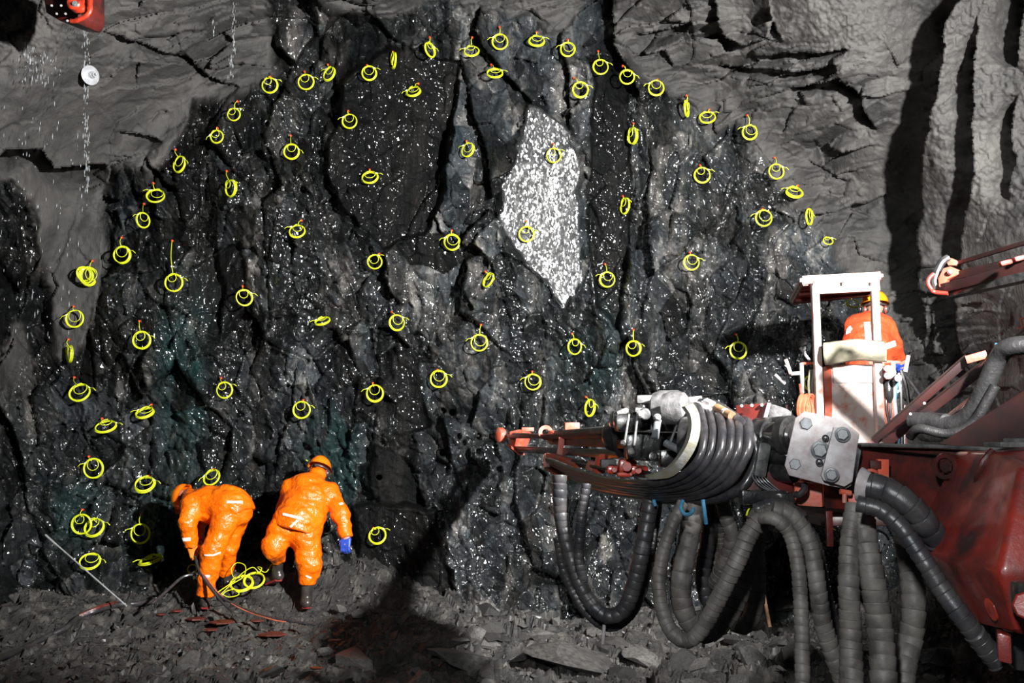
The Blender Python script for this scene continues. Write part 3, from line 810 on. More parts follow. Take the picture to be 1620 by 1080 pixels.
def strip(parent, name, mat, path, nrm, w, th=0.004):
    """a flat tape along path lying on cloth"""
    m = MB(); vs_ = []; nrm = Vector(nrm).normalized()
    for i, p in enumerate(path):
        t = (Vector(path[min(i + 1, len(path) - 1)]) - Vector(path[max(i - 1, 0)])).normalized(); s = t.cross(nrm).normalized() * w / 2
        p = Vector(p); vs_ += [p - s, p + s, p + s + nrm * th, p - s + nrm * th]
    fs_ = []
    for i in range(len(path) - 1):
        for k_ in range(4): fs_.append((i * 4 + k_, i * 4 + (k_ + 1) % 4, i * 4 + 4 + (k_ + 1) % 4, i * 4 + 4 + k_))
    fs_ += [(0, 1, 2, 3), tuple(len(vs_) - 4 + k_ for k_ in (3, 2, 1, 0))]
    m.add(vs_, fs_); return m.build(name, mat, parent)
def tape(parent, obj, pixels, w, mat=None):
    """reflective tape laid on the cloth of obj: follow the surface that the given photo points hit"""
    from mathutils.bvhtree import BVHTree
    me = obj.data; bv = BVHTree.FromPolygons([v.co for v in me.vertices], [p.vertices for p in me.polygons])
    mw = obj.matrix_world if obj.parent is None else Matrix.Identity(4)
    pts = []; nn = Vector((0, 0, 0))
    n = 10
    seq = []
    for a, b in zip(pixels[:-1], pixels[1:]):
        for i in range(n): seq.append((a[0] + (b[0] - a[0]) * i / n, a[1] + (b[1] - a[1]) * i / n))
    seq.append(pixels[-1])
    for px, py in seq:
        d = (P(px, py, 10) - CAM).normalized(); hit = bv.ray_cast(CAM, d)
        if hit[0] is not None: pts.append(hit[0] + hit[1] * 0.003); nn += hit[1]
    if len(pts) > 2: strip(parent, 'reflective_tape', mat or MREFL, pts[::2] if len(pts) > 6 else pts, nn, w)

def person_root(label, prims):
    o = net('person', MSKIN, None, prims, 0.016, 0.02)
    return tag(o, label, 'person')
def boot(parent, top, ankle, toe, r=0.055):
    top, ankle, toe = Vector(top), Vector(ankle), Vector(toe)
    heel = ankle + (ankle - toe).normalized() * 0.04 + Vector((0, 0, -.03))
    b = net('boot', MBOOT, parent, [cap(top, r, ankle, r * .85, False), cap(ankle, r * .85, heel, r * .75), cap(heel, r * .72, toe, r * .62), ell(toe, (r * .85, r * .85, r * .6))], 0.012, 0.03)
    dn = Vector((0, 0, -.04)); m = MB()
    y = (toe - heel); y.z = 0; y.normalize(); x = y.cross(Vector((0, 0, 1)))
    out = [heel - y * .05, heel + x * .045, (heel + toe) / 2 + x * .045, toe + x * .05, toe + y * .055, toe - x * .05, (heel + toe) / 2 - x * .045, heel - x * .045]
    zz = min(heel.z, toe.z) - r * .62
    m.prism([Vector((p.x, p.y, p.z - r * .45)) for p in out], (0, 0, -.022)); m.build('sole', MBOOTR, b)
    return b

# ---- worker stooping on the left
def worker_left():
    dp = 10.15
    q = lambda x, y, d=dp: P(240 + x / 3.6, 700 + y / 3.6, d)
    pel, pel2 = q(475, 375, 10.10), q(440, 395, 10.22)
    chest = q(300, 350, 10.28); sh1 = q(232, 345, 10.12); sh2 = q(262, 335, 10.46)
    neck = q(226, 325, 10.36); head = q(203, 322, 10.42)
    el1 = q(212, 462, 10.02); wr1 = q(226, 575, 10.08)
    el2 = q(270, 440, 10.50); wr2 = q(262, 560, 10.38)
    hipn, kn, ann = q(420, 440, 10.03), q(345, 620, 9.98), q(308, 860, 10.05)
    hipf, kf, anf = q(478, 425, 10.22), q(440, 590, 10.25), q(415, 738, 10.42)
    fwd = (head - neck).normalized() + Vector((0, 0, -0.6))
    body = person_root('person in orange rainwear bent double at the face, left of two, holding black hose',
        head_prims(head, (-.35, .3, -.9), (-.9, .2, .25), .95) + [cap(neck, .055, head, .05), cap(chest, .15, pel, .13), cap(pel, .12, pel2, .12), cap(chest, .14, sh1, .06), cap(chest, .14, sh2, .06),
        cap(sh1, .055, el1, .042), cap(el1, .042, wr1, .028), cap(sh2, .055, el2, .042), cap(el2, .042, wr2, .028),
        cap(hipn, .08, kn, .055), cap(kn, .055, ann, .04), cap(hipf, .08, kf, .055), cap(kf, .055, anf, .04)] + hand_prims(wr1, q(240, 615, 10.1) - wr1, Vector((1, 0.2, 0)), .9) + hand_prims(wr2, q(262, 600, 10.3) - wr2, Vector((-1, 0, 0)), .9))
    jk = net('jacket', MSUIT, body, [cap(q(250, 345, 10.25), .155, q(330, 350, 10.22), .185), cap(q(330, 350, 10.22), .19, q(440, 365, 10.14), .205), cap(q(440, 365, 10.14), .205, q(478, 380, 10.13), .195), ('p', q(330, 470, 10.1), Vector((0.38, -0.10, -1.0))),
        cap(chest, .13, sh1, .095), cap(chest, .13, sh2, .095), cap(sh1, .100, q(205, 450, 10.03), .088), cap(q(205, 450, 10.03), .088, q(227, 592, 10.08), .064, True),
        cap(sh2, .09, el2, .07), cap(el2, .07, wr2, .06, True), cap(q(236, 322, 10.33), .085, q(212, 316, 10.42), .10)],
        0.013, 0.05, fold=(0.017, 8.0, 811))
    net('trousers', MSUIT, body, [cap(q(430, 400, 10.13), .165, q(488, 385, 10.14), .155), cap(hipn, .135, kn, .105), cap(kn, .108, q(305, 868, 10.05), .088, True), cap(hipf, .13, kf, .092), cap(kf, .09, q(420, 738, 10.40), .078, True)],
        0.013, 0.04, fold=(0.017, 9, 823))
    net('glove', MGLOVEO, body, hand_prims(wr1, q(242, 620, 10.08) - wr1, Vector((1, 0.2, 0)), 1.12, 0.8), 0.008, 0.012)
    net('glove', MGLOVEO, body, hand_prims(wr2, q(262, 610, 10.3) - wr2, Vector((-1, 0, 0)), 1.1, 0.8), 0.008, 0.012)
    boot(body, q(305, 860, 10.05), q(305, 905, 10.05), q(285, 925, 10.18)); boot(body, q(418, 735, 10.42), q(425, 782, 10.42), q(405, 800, 10.54))
    helmet(body, q(200, 322, 10.42), (-.35, .3, -.9), (-.9, .2, .25), MHELM, .95, False)
    tape(body, jk, [(240 + 428 / 3.6, 700 + 338 / 3.6), (240 + 518 / 3.6, 700 + 339 / 3.6)], .025)
    tape(body, jk, [(240 + 178 / 3.6, 700 + 552 / 3.6), (240 + 222 / 3.6, 700 + 548 / 3.6)], .035)
    tr = [c for c in body.children if c.name.startswith('trousers')][0]
    tape(body, tr, [(240 + 282 / 3.6, 700 + 762 / 3.6), (240 + 332 / 3.6, 700 + 758 / 3.6)], .022)
    tape(body, tr, [(240 + 300 / 3.6, 700 + 640 / 3.6), (240 + 350 / 3.6, 700 + 640 / 3.6), (240 + 392 / 3.6, 700 + 624 / 3.6)], .016)
    return body
worker_left()

def worker_right():
    q = lambda x, y, d=10.2: P(240 + x / 3.6, 700 + y / 3.6, d)
    head = q(955, 172, 10.50); neck = q(940, 205, 10.42)
    shl, shr = q(790, 270, 10.32), q(1012, 285, 10.30)
    pel = q(800, 505, 10.10)
    elr, wrr = q(1080, 410, 10.16), q(1112, 530, 10.08)
    ell_, wrl = q(750, 370, 10.5), q(800, 440, 10.62)
    hl, kl, al = q(735, 520, 10.12), q(700, 590, 10.06), q(722, 700, 10.36)
    hr, kr, ar = q(875, 530, 10.12), q(898, 690, 10.10), q(882, 850, 10.14)
    body = person_root('person in orange rainwear and helmet leaning on the rock face, blue-gloved right arm held out',
        head_prims(head, (.05, .75, -.6), (.15, .55, .8), .95) + [cap(neck, .06, head, .055), cap(q(905, 300, 10.3), .15, q(815, 430, 10.2), .12), cap(q(905, 290, 10.3), .14, shl, .06), cap(q(905, 290, 10.3), .14, shr, .06),
        cap(shr, .055, elr, .042), cap(elr, .042, wrr, .03), cap(shl, .055, ell_, .042), cap(ell_, .042, wrl, .03),
        cap(hl, .08, kl, .06), cap(kl, .058, al, .04), cap(hr, .085, kr, .06), cap(kr, .058, ar, .04)] + hand_prims(wrr, q(1108, 580, 10.06) - wrr, Vector((-1, .4, 0)), .9) + hand_prims(wrl, Vector((.4, .7, -.4)), Vector((1, 0, 0)), .9))
    jk = net('jacket', MSUIT, body, [cap(q(888, 268, 10.32), .185, q(905, 330, 10.26), .215), cap(q(850, 330, 10.28), .19, q(835, 430, 10.16), .225), cap(q(905, 340, 10.26), .20, q(860, 440, 10.16), .215), cap(q(780, 425, 10.16), .14, q(768, 470, 10.14), .15), cap(q(890, 430, 10.16), .165, q(878, 490, 10.14), .165), cap(q(835, 430, 10.16), .205, q(822, 510, 10.12), .215), ('p', q(820, 492, 10.0), Vector((-0.26, -0.1, -1.0))),
        cap(q(938, 205, 10.42), .085, q(948, 180, 10.45), .092),
        cap(q(890, 270, 10.32), .15, shl, .105), cap(q(905, 280, 10.32), .15, shr, .10), cap(shr, .105, elr, .088), cap(elr, .088, q(1113, 542, 10.08), .066, True),
        cap(shl, .10, ell_, .075), cap(ell_, .075, wrl, .065, True), cap(q(925, 225, 10.38), .09, q(940, 195, 10.45), .082)],
        0.013, 0.05, fold=(0.017, 7.5, 911))
    tr = net('trousers', MSUIT, body, [cap(q(755, 485, 10.14), .155, q(870, 510, 10.14), .165), cap(hl, .145, kl, .125), cap(kl, .118, q(716, 652, 10.26), .088, True), cap(hr, .155, kr, .118), cap(kr, .118, q(886, 806, 10.12), .088, True), cap(q(770, 490, 10.18), .14, q(850, 540, 10.18), .13)],
        0.013, 0.04, fold=(0.017, 9, 923))
    net('glove', MBLUE, body, hand_prims(wrr, q(1104, 585, 10.06) - wrr, Vector((-1, .4, 0)), 1.12, 0.75), 0.008, 0.012)
    net('glove', MBLUE, body, hand_prims(wrl, Vector((.4, .7, -.4)), Vector((1, 0, 0)), 1.1, 0.75), 0.008, 0.012)
    boot(body, q(718, 640, 10.26), q(715, 750, 10.32), q(672, 782, 10.42), .062); boot(body, q(886, 800, 10.12), q(880, 905, 10.12), q(866, 935, 10.24), .062)
    helmet(body, q(952, 165, 10.48), (.05, .85, -.45), (.12, .40, .9), MHELM, .95)
    m = MB(); m.box(q(939, 128, 10.352), (.035, .006, .032), R3((0, 1, .5), (0, 0, 1))); m.build('helmet_badge', MDARK, body)
    tape(body, jk, [(240 + 748 / 3.6, 700 + 405 / 3.6), (240 + 855 / 3.6, 700 + 432 / 3.6)], .025)
    tape(body, jk, [(240 + 830 / 3.6, 700 + 444 / 3.6), (240 + 790 / 3.6, 700 + 480 / 3.6)], .02)
    tape(body, jk, [(240 + 1068 / 3.6, 700 + 352 / 3.6), (240 + 1088 / 3.6, 700 + 346 / 3.6)], .025)
    tape(body, tr, [(240 + 878 / 3.6, 700 + 756 / 3.6), (240 + 908 / 3.6, 700 + 770 / 3.6)], .016)
    return body
worker_right()

def operator():
    q = lambda x, y, d=9.4: P(1200 + x / 3.6, 400 + y / 3.6, d)
    head = q(664, 318, 9.45); neck = q(655, 375, 9.42); chest = q(640, 470, 9.4); pel = q(625, 690, 9.4)
    shl, shr = q(560, 425, 9.42), q(712, 430, 9.38); elr, wrr = q(762, 530, 9.35), q(812, 610, 9.42); ell_, wrl = q(530, 560, 9.4), q(560, 640, 9.6)
    z = lambda v, dz: Vector((v.x, v.y, v.z - dz))
    body = person_root('person in red-orange jacket with white braces standing with back turned behind the basket console',
        head_prims(head, (.3, .92, -.1), (0, 0, 1), .95) + [cap(neck, .06, head, .055), cap(chest, .16, pel, .15), cap(chest, .14, shl, .06), cap(chest, .14, shr, .06), cap(shr, .055, elr, .042), cap(elr, .042, wrr, .03), cap(shl, .055, ell_, .042), cap(ell_, .042, wrl, .03),
        cap(z(pel, 0) + Vector((-.1, 0, 0)), .085, z(pel, .42) + Vector((-.1, 0, 0)), .06), cap(z(pel, .42) + Vector((-.1, 0, 0)), .06, z(pel, .8) + Vector((-.1, 0, 0)), .045), cap(z(pel, 0) + Vector((.1, 0, 0)), .085, z(pel, .42) + Vector((.1, 0, 0)), .06), cap(z(pel, .42) + Vector((.1, 0, 0)), .06, z(pel, .8) + Vector((.1, 0, 0)), .045)]
        + hand_prims(wrr, Vector((.3, .5, -.6)), Vector((-1, 0, 0)), .9) + hand_prims(wrl, Vector((.2, .8, -.4)), Vector((1, 0, 0)), .9))
    jk = net('jacket', MSUITR, body, [cap(q(640, 415, 9.4), .15, q(635, 500, 9.38), .205), cap(q(590, 440, 9.4), .15, q(590, 520, 9.4), .17), cap(q(685, 440, 9.4), .15, q(690, 520, 9.38), .16), cap(q(635, 500, 9.38), .205, q(625, 690, 9.38), .22),
        cap(chest, .13, shl, .11), cap(chest, .13, shr, .105), cap(shr, .10, elr, .085), cap(elr, .085, q(806, 605, 9.42), .062, True), cap(shl, .11, ell_, .09), cap(ell_, .09, wrl, .07, True)], 0.013, 0.05, fold=(0.014, 6.5, 1011))
    net('trousers', MSUITR, body, [cap(z(pel, .0), .19, z(pel, .1), .18), cap(z(pel, .05) + Vector((-.1, 0, 0)), .12, z(pel, .8) + Vector((-.1, 0, 0)), .085, True), cap(z(pel, .05) + Vector((.1, 0, 0)), .12, z(pel, .8) + Vector((.1, 0, 0)), .085, True)], 0.015, 0.04, fold=(0.012, 7, 1023))
    for sx in (-.1, .1):
        f = z(pel, .82) + Vector((sx, 0, 0)); boot(body, f + Vector((0, 0, .1)), f, f + Vector((sx * .3, .16, -.04)))
    net('glove', MBLUE, body, hand_prims(wrr, Vector((.3, .5, -.6)), Vector((-1, 0, 0)), 1.1, 0.9), 0.008, 0.012)
    net('glove', MBLUE, body, hand_prims(wrl, Vector((.2, .8, -.4)), Vector((1, 0, 0)), 1.1, 0.9), 0.008, 0.012)
    helmet(body, q(664, 316, 9.45), (.3, .92, -.1), (0, 0, 1), MHELMY, 1.0)
    tape(body, jk, [(1200 + 618 / 3.6, 400 + 395 / 3.6), (1200 + 628 / 3.6, 400 + 515 / 3.6)], .055)
    tape(body, jk, [(1200 + 512 / 3.6, 400 + 460 / 3.6), (1200 + 515 / 3.6, 400 + 440 / 3.6), (1200 + 530 / 3.6, 400 + 424 / 3.6)], .05)
    tape(body, jk, [(1200 + 712 / 3.6, 400 + 536 / 3.6), (1200 + 778 / 3.6, 400 + 514 / 3.6)], .055)
    return body
operator()
# ------------------------------------------------------------------ detonator coils hung on the face
def coil_mesh(seed, loops=7, r=0.0035, R=0.090, sc=0.006):
    rnd = random.Random(seed); m = MB()
    for l in range(loops):
        R_ = R - rnd.random() * 0.012; ox, oz, oy = (rnd.random() - .5) * sc, (rnd.random() - .5) * sc, (l - loops / 2) * 0.003
        tx, tz = (rnd.random() - .5) * .07, (rnd.random() - .5) * .07; pts = []
        for k_ in range(27):
            a = 2 * math.pi * k_ / 26
            pts.append((math.cos(a) * R_ + ox, oy + tx * R_ * math.cos(a) + tz * R_ * math.sin(a), math.sin(a) * R_ + oz))
        m.tube(pts, r, 5, False)
    return mesh_from('coil', m.v, m.f, True)
CM = [coil_mesh(i, 6 + i % 3) for i in range(6)]
LM = []
for i in range(5):       # the short inner lead loop
    m = MB(); rr_ = 0.040 + 0.005 * i
    pts = [(math.cos(a) * rr_ + .012 * (i - 2) / 2, -.02, .085 - rr_ + math.sin(a) * rr_) for a in np.linspace(math.pi * .5, math.pi * 2.3, 18)]
    m.tube(pts, .0035, 5); LM.append(mesh_from('inner_loop', m.v, m.f, True))
mm = MB(); mm.box((0, 0, 0), (.032, .012, .012), None, .003); CLIP = mesh_from('clip', mm.v, mm.f)
mm = MB(); mm.lathe((0, -.025, 0), (0, 1, 0), [(0, .010), (.01, .014), (.02, .014), (.05, .010)], 10); PLUG = mesh_from('plug', mm.v, mm.f, True)
PLUG.materials.append(MRED_PLUG); CLIP.materials.append(MWHITE_CLIP)
mm = MB(); mm.tube([(0, 0, 0), (.03, -.005, -.005), (.055, -.004, -.03)], .0035, 5); TAIL = mesh_from('tail', mm.v, mm.f, True); TAIL.materials.append(MYEL)
for x in CM + LM: x.materials.append(MYEL)
COILS = [  # cx, cy, w, h, lean deg, tip, where
 (427,135,26,24,10,(428,122),'first of the top arch row, beside the grey spray edge'),
 (484,130,26,24,5,(482,114),'second along the top arch row from its left end'),
 (521,117,21,25,-20,(519,103),'tilted, third along the top arch row from the left'),
 (584,116,24,23,10,(581,104),'round, fourth along the top arch row, above the dark slab'),
 (623,96,10,27,0,(622,83),'seen edge-on, left one on the upper arch row'),
 (680,79,15,26,8,(680,60),'half-turned narrow oval, between two arch-row coils near the roof'),
 (746,81,25,22,5,(747,60),'tail to its left, left of the topmost coil'),
 (791,66,24,26,0,(790,44),'topmost of all, under the roof edge'),
 (849,65,26,23,0,(849,52),'round, first right of the topmost coil'),
 (898,78,24,24,0,(898,64),'round, second right of the topmost coil'),
 (950,106,25,24,0,(946,82),'third right of the topmost coil, on a short lead'),
 (992,122,23,25,-15,(985,105),'loose and fanned out, fourth right of the topmost coil'),
 (1038,139,26,25,0,(1040,127),'at the right end of the top arch row'),
 (783,116,26,20,0,(777,103),'flattened, just below the topmost coil'),
 (654,145,24,20,18,(662,133),'tilted, just below the arch row near the dark slab'),
 (918,142,26,25,0,(908,124),'just above the bright smooth joint plane'),
 (370,181,21,21,25,(376,161),'tilted, uppermost on the left arch shoulder'),
 (343,216,20,22,25,(344,203),'tilted, second down the left arch shoulder'),
 (284,260,24,28,-12,(278,237),'third down the left arch shoulder'),
 (246,310,28,24,-15,(243,290),'fourth down the left arch shoulder'),
 (365,298,22,28,8,(359,271),'upright oval, inside the left arch shoulder'),
 (461,240,24,25,-15,(460,215),'alone on dark rock left of the dark slab'),
 (553,192,24,24,0,(551,176),'on the upper part of the dark smooth slab'),
 (585,281,27,23,5,(585,269),'on the lower part of the dark smooth slab'),
 (740,237,20,24,-12,(738,224),'between the dark slab and the bright plane'),
 (876,246,22,24,15,(875,228),'on the upper part of the bright smooth plane'),
 (1001,215,11,27,4,(1002,196),'seen edge-on, below the arch row right of the bright plane'),
 (1086,172,10,27,0,(1086,152),'edge-on and drooping, on the right arch shoulder'),
 (1119,186,26,22,15,(1122,174),'on the right arch shoulder beside a drooping one'),
 (1186,209,25,25,-5,(1182,183),'long lead, at the edge of the right grey shotcrete'),
 (1111,277,26,24,8,(1107,262),'alone on dark rock inside the right arch shoulder'),
 (1228,271,25,23,0,(1225,250),'fourth down the right arch shoulder on the shotcrete edge'),
 (1257,304,27,21,-5,(1262,294),'flattened, fifth down the right arch shoulder'),
 (1280,343,16,26,-3,(1278,331),'upright narrow oval on the right arch shoulder'),
 (1208,345,27,26,0,(1206,331),'left of the upright oval on the right shoulder'),
 (1310,381,16,14,0,None,'smallest, lowest on the right arch shoulder'),
 (989,326,12,27,-5,(985,311),'narrow, on the rib right of the bright plane'),
 (226,348,14,25,0,(228,323),'narrow upright oval on the upper left side'),
 (193,403,28,27,0,(193,376),'on the left side below a narrow upright one'),
 (140,437,16,30,-5,(147,413),'frayed bunch at the far left shotcrete edge'),
 (275,447,29,28,0,(273,381),'hanging on the longest straight lead'),
 (386,471,24,27,5,(384,453),'right of the one on the longest lead'),
 (470,366,26,23,-5,(477,349),'on dark rock below the left of the dark slab'),
 (593,414,23,22,25,(600,402),'tilted, just below the dark smooth slab'),
 (715,383,26,24,0,(715,365),'left of the bright smooth plane at its middle'),
 (833,370,25,24,0,(832,350),'on the left edge of the bright smooth plane'),
 (773,443,14,25,-25,(768,430),'tilted narrow, below left of the bright plane'),
 (961,442,25,24,-8,(957,418),'right of the bright plane at its lower end'),
 (1094,415,25,25,0,(1091,400),'alone on the middle right of the face'),
 (118,504,26,28,8,(117,485),'far left side, upper of two close together'),
 (110,560,18,28,5,(109,537),'far left side, narrow lower one of two'),
 (224,538,28,27,0,(221,508),'in the left part on a bent lead with white clip'),
 (510,508,25,14,12,None,'lying flat on a ledge left of the middle'),
 (628,510,23,26,8,(620,494),'middle of the face, right of one lying flat'),
 (758,542,26,27,0,(761,514),'below the bright plane, left one of its row'),
 (909,548,22,25,-12,(905,528),'below the bright plane, middle of its row'),
 (1002,551,22,25,0,(1002,522),'below the bright plane, right of its row'),
 (1168,554,27,26,0,(1164,529),'left of the basket beside its black shadow'),
 (126,621,32,28,0,(118,597),'wide, on the lower far left with red tip above'),
 (229,653,29,17,5,(240,640),'flattened, its red tip up to the right'),
 (355,617,24,26,12,(350,598),'above the stooping worker, second up'),
 (477,648,27,26,0,(480,633),'above the leaning worker in the helmet'),
 (593,622,27,25,0,(590,606),'right of the leaning worker, high up'),
 (694,599,27,25,0,(692,585),'above the small drilled holes'),
 (843,604,26,25,0,(842,588),'above the drill feed tip'),
 (933,645,17,28,-8,(927,628),'narrow oval just above the drill feed rails'),
 (167,675,33,19,0,(162,662),'flattened wide one at the lower left'),
 (148,741,31,29,0,(141,722),'round, lower left above a crossed pair'),
 (229,766,31,23,-5,(235,753),'left of the stooping worker at head height'),
 (335,755,27,23,25,(338,742),'tilted, directly above the stooping worker'),
 (129,829,31,28,0,(131,806),'left one of the crossed pair'),
 (149,834,31,27,0,None,'right one of the crossed pair'),
 (222,844,28,31,0,(224,813),'left of the stooping worker at hip height'),
 (142,888,31,20,-12,None,'flattened, beside the upper end of the grey rod'),
 (238,886,36,9,12,None,'seen edge-on, left of the stooping worker near floor'),
 (597,847,27,24,15,(591,835),'low on the face right of the blue glove'),
 (503,856,13,26,0,None,'half hidden behind the leaning worker thigh'),
 (1280,606,20,24,10,None,'hanging behind the basket left post'),
]
for i, (cx, cy, w, h, lean, tip, where) in enumerate(COILS):
    off = 0.055
    dd = grid_depth(cx, cy, int(max(w, h) / 4) + 1) - off
    c = P(cx, cy, dd)
    if cy > 800:
        while c.z < floor_z(c.x, c.y) + 0.03 and dd > 9: dd -= .03; c = P(cx, cy, dd)
    pre = 'yellow detonator tube coil '
    o = empty('detonator_coil', c, pre + where, 'coil', 'yellow detonator coils on the rock face')
    S = (max(w, h) + .6) / 2 * dd / FPX / 0.090
    asp = min(w, h) / max(w, h)
    cm = bpy.data.objects.new('coil', CM[i % 6]); C.objects.link(cm); cm.parent = o
    e = math.acos(min(1, asp)) if asp < .9 else 0.0
    sgn = 1 if i % 2 else -1
    Rm = Matrix.Rotation(math.radians(-lean), 3, 'Y') @ (Matrix.Rotation(sgn * e, 3, 'Z') if w < h else Matrix.Rotation(-e, 3, 'X')) @ Matrix.Rotation(random.random() * 6.28, 3, 'Y')
    cm.matrix_local = Rm.to_4x4() @ Matrix.Scale(S, 4)
    if 'frayed' in where:
        for k_, (an, sw) in enumerate(((.5, .5), (-.35, .35), (.1, .25))):
            c2 = bpy.data.objects.new('coil', CM[(k_ + 1) % 6]); C.objects.link(c2); c2.parent = o; c2.location = (-.02 * k_, -.02 * k_, .01 * k_)
            c2.rotation_euler = (0, an, 1.1); c2.scale = (S * .9, S, S * (1 - .12 * k_))
    Rl = Matrix.Rotation(math.radians(-lean), 3, 'Y') @ (Matrix.Rotation(sgn * e, 3, 'Z') if w < h else Matrix.Rotation(-e, 3, 'X'))
    il = bpy.data.objects.new('inner_loop', LM[i % 5]); C.objects.link(il); il.parent = o; il.matrix_local = Rl.to_4x4() @ Matrix.Scale(S, 4)
    side = 1 if (i * 7) % 5 < 3 else -1
    if i in (6, 9, 29, 47, 40): side = -1 if i != 40 else 1
    cl = bpy.data.objects.new('clip', CLIP); C.objects.link(cl); cl.parent = o
    cl.matrix_local = Rl.to_4x4() @ Matrix.Translation((side * .075 * S, -.012, .05 * S)) @ Matrix.Rotation(.5 * side, 4, 'Y') @ Matrix.Scale(.85, 4)
    tl = bpy.data.objects.new('tail', TAIL); C.objects.link(tl); tl.parent = o
    tl.matrix_local = Rl.to_4x4() @ Matrix.Translation((side * .085 * S, -.01, .045 * S)) @ Matrix.Diagonal((side * S, S, S, 1))
    if tip:
        tp = on_face(tip[0], tip[1], 0.0, 3)
        pl = bpy.data.objects.new('plug', PLUG); C.objects.link(pl); pl.parent = o; pl.location = tp - c
        m = MB(); top = (P(cx + (tip[0] - cx) * .35, cy - h * .42, dd) - c) + Vector((0, -.01, 0)); a = tp - c + Vector((0, -.02, 0)); mid = (a + top) / 2 + Vector((0.006 * sgn, -.03, 0))
        m.tube(spline([a, mid, top], .02), .0038, 5)
        ld = m.build('lead', MYEL, o); ld.matrix_parent_inverse = Matrix.Identity(4)

# coils and loose tubing on the floor between the two workers
def floor_coil(px, py, d, R_, tiltx, tilty, label, nl=6):
    c = P(px, py, d); o = empty('detonator_coil', c, label, 'coil')
    cm = bpy.data.objects.new('coil', CM[nl % 6]); C.objects.link(cm); cm.parent = o
    cm.matrix_local = (Matrix.Rotation(tiltx, 3, 'X') @ Matrix.Rotation(tilty, 3, 'Y')).to_4x4() @ Matrix.Scale(R_ / .088, 4)
    return o
floor_coil(382, 923, 10.15, .115, -1.0, .5, 'yellow detonator tube coil on the floor between the workers, left of two', 3)
floor_coil(402, 918, 10.18, .105, -.9, -.4, 'yellow detonator tube coil on the floor between the workers, right of two', 4)
floor_coil(304, 900, 10.25, .05, -.3, .8, 'small crumpled bunch of yellow tubing by the stooping worker hand', 5)
def tubing(label, segs, r=.0042):
    m = MB()
    for pts in segs: m.tube(spline([P(x, y, d) for x, y, d in pts], .02), r, 5)
    return tag(m.build('loose_tubing', MYEL), label, 'tubing')
tubing('tangle of loose yellow tubing on the floor between the two workers', [
 [(350, 939, 10.0), (365, 925, 10.02), (385, 912, 10.1), (388, 895, 10.2), (375, 890, 10.25), (366, 900, 10.2), (372, 915, 10.1), (385, 905, 10.1), (400, 897, 10.1), (410, 905, 10.1), (414, 898, 10.15), (407, 897, 10.2), (420, 905, 10.3), (430, 892, 10.4)],
 [(350, 939, 10.0), (362, 944, 9.98), (378, 940, 10), (372, 932, 10.02), (358, 935, 10), (352, 941, 9.98)],
 [(452, 866, 10.5), (458, 862, 10.5), (463, 855, 10.5)], [(345, 936, 10.0), (360, 926, 10.05), (372, 918, 10.1)]])
tubing('thin yellow tube end sticking up beside the leaning worker helmet', [[(485, 749, 10.6), (489, 740, 10.6), (488, 731, 10.6), (484, 727, 10.6)]])
tubing('yellow tube strand dangling right of the hose drum below the basket', [[(1198, 782, 4.95), (1192, 795, 4.9), (1184, 806, 4.85), (1181, 815, 4.85)]])
tubing('short yellow tube strand on rock left of the brown stick', [[(x_, y_, grid_depth(x_, y_, 4) - .01) for x_, y_ in ((1198, 890), (1206, 892), (1213, 891))]])
tubing('short yellow tube strand on rock beneath the grey bolted plate', [[(x_, y_, grid_depth(x_, y_, 4) - .01) for x_, y_ in ((1300, 827), (1312, 834), (1322, 838))]])

# ------------------------------------------------------------------ rods, hoses on the floor, stones
m = MB(); m.cyl(P(72, 846, 10.45), P(200, 958, 9.75), .008, n=10); m.cyl(P(72, 846, 10.45), P(92, 864, 10.34), .011, n=10)
tag(m.build('charging_rod', MGREYROD), 'long thin grey rod leaning against the lower left rock face', 'rod')
m = MB(); m.cyl(P(1196, 872, 9.6), P(1218, 992, 9.3), .014, .017, n=10)
tag(m.build('wooden_stick', MWOOD), 'brown wooden stick standing upright among the hanging hoses', 'stick')
m = MB(); m.tube(spline([P(318, 872, 10.05), P(312, 885, 10.0), P(318, 905, 9.95), P(345, 940, 9.75), P(385, 962, 9.6), P(430, 977, 9.4), P(500, 988, 9.2)], .03), .013, 10)
tag(m.build('charging_hose', MHOSE), 'black charging hose with orange edge held by the stooping worker', 'hose')
m = MB(); m.tube(spline([P(322, 908, 9.93), P(350, 942, 9.73), P(386, 964.5, 9.58), P(430, 979.5, 9.38), P(452, 983.5, 9.3)], .03), .006, 8); m.build('orange_stripe', MORHOSE, bpy.data.objects['charging_hose'])
m = MB(); m.tube(spline([P(308, 880, 9.95), P(318, 908, 9.8), P(345, 945, 9.55), P(368, 968, 9.4)], .03), .013, 10)
tag(m.build('hose_end', MHOSE), 'short black hose stub running down to the floor by the near boot', 'hose')
pts = spline([P(313, 908, 9.95), P(290, 912, 9.9), P(262, 936, 9.7), P(240, 955, 9.5)], .04); m = MB(); m.tube(pts, .014, 10)
tag(m.build('black_hose', MHOSE), 'black hose arching from the stooping worker left to the floor', 'hose')
hp = []
for x, y in [(245, 955), (215, 960), (183, 962), (150, 972), (125, 982), (105, 998), (70, 1015), (30, 1035), (-10, 1050), (-60, 1066)]:
    p = on_floor(x, y); hp.append(p + Vector((0, 0, .035)))
m = MB(); m.tube(spline(hp, .04), .028, 12)
tag(m.build('floor_hose', MHOSE), 'thick dark hose snaking across the lower left floor to the frame edge', 'hose')
m = MB(); p1 = [hp[2] + Vector((0, 0, .02)), (hp[2] + hp[3]) / 2 + Vector((0, 0, .022)), hp[3] + Vector((0, 0, .02)), hp[4] + Vector((0, 0, .015))]
m.tube(spline(p1, .03), .022, 8); tag(m.build('red_rubber_strip', MREDBRIS), 'reddish rubber strip lying along the thick floor hose', 'debris')

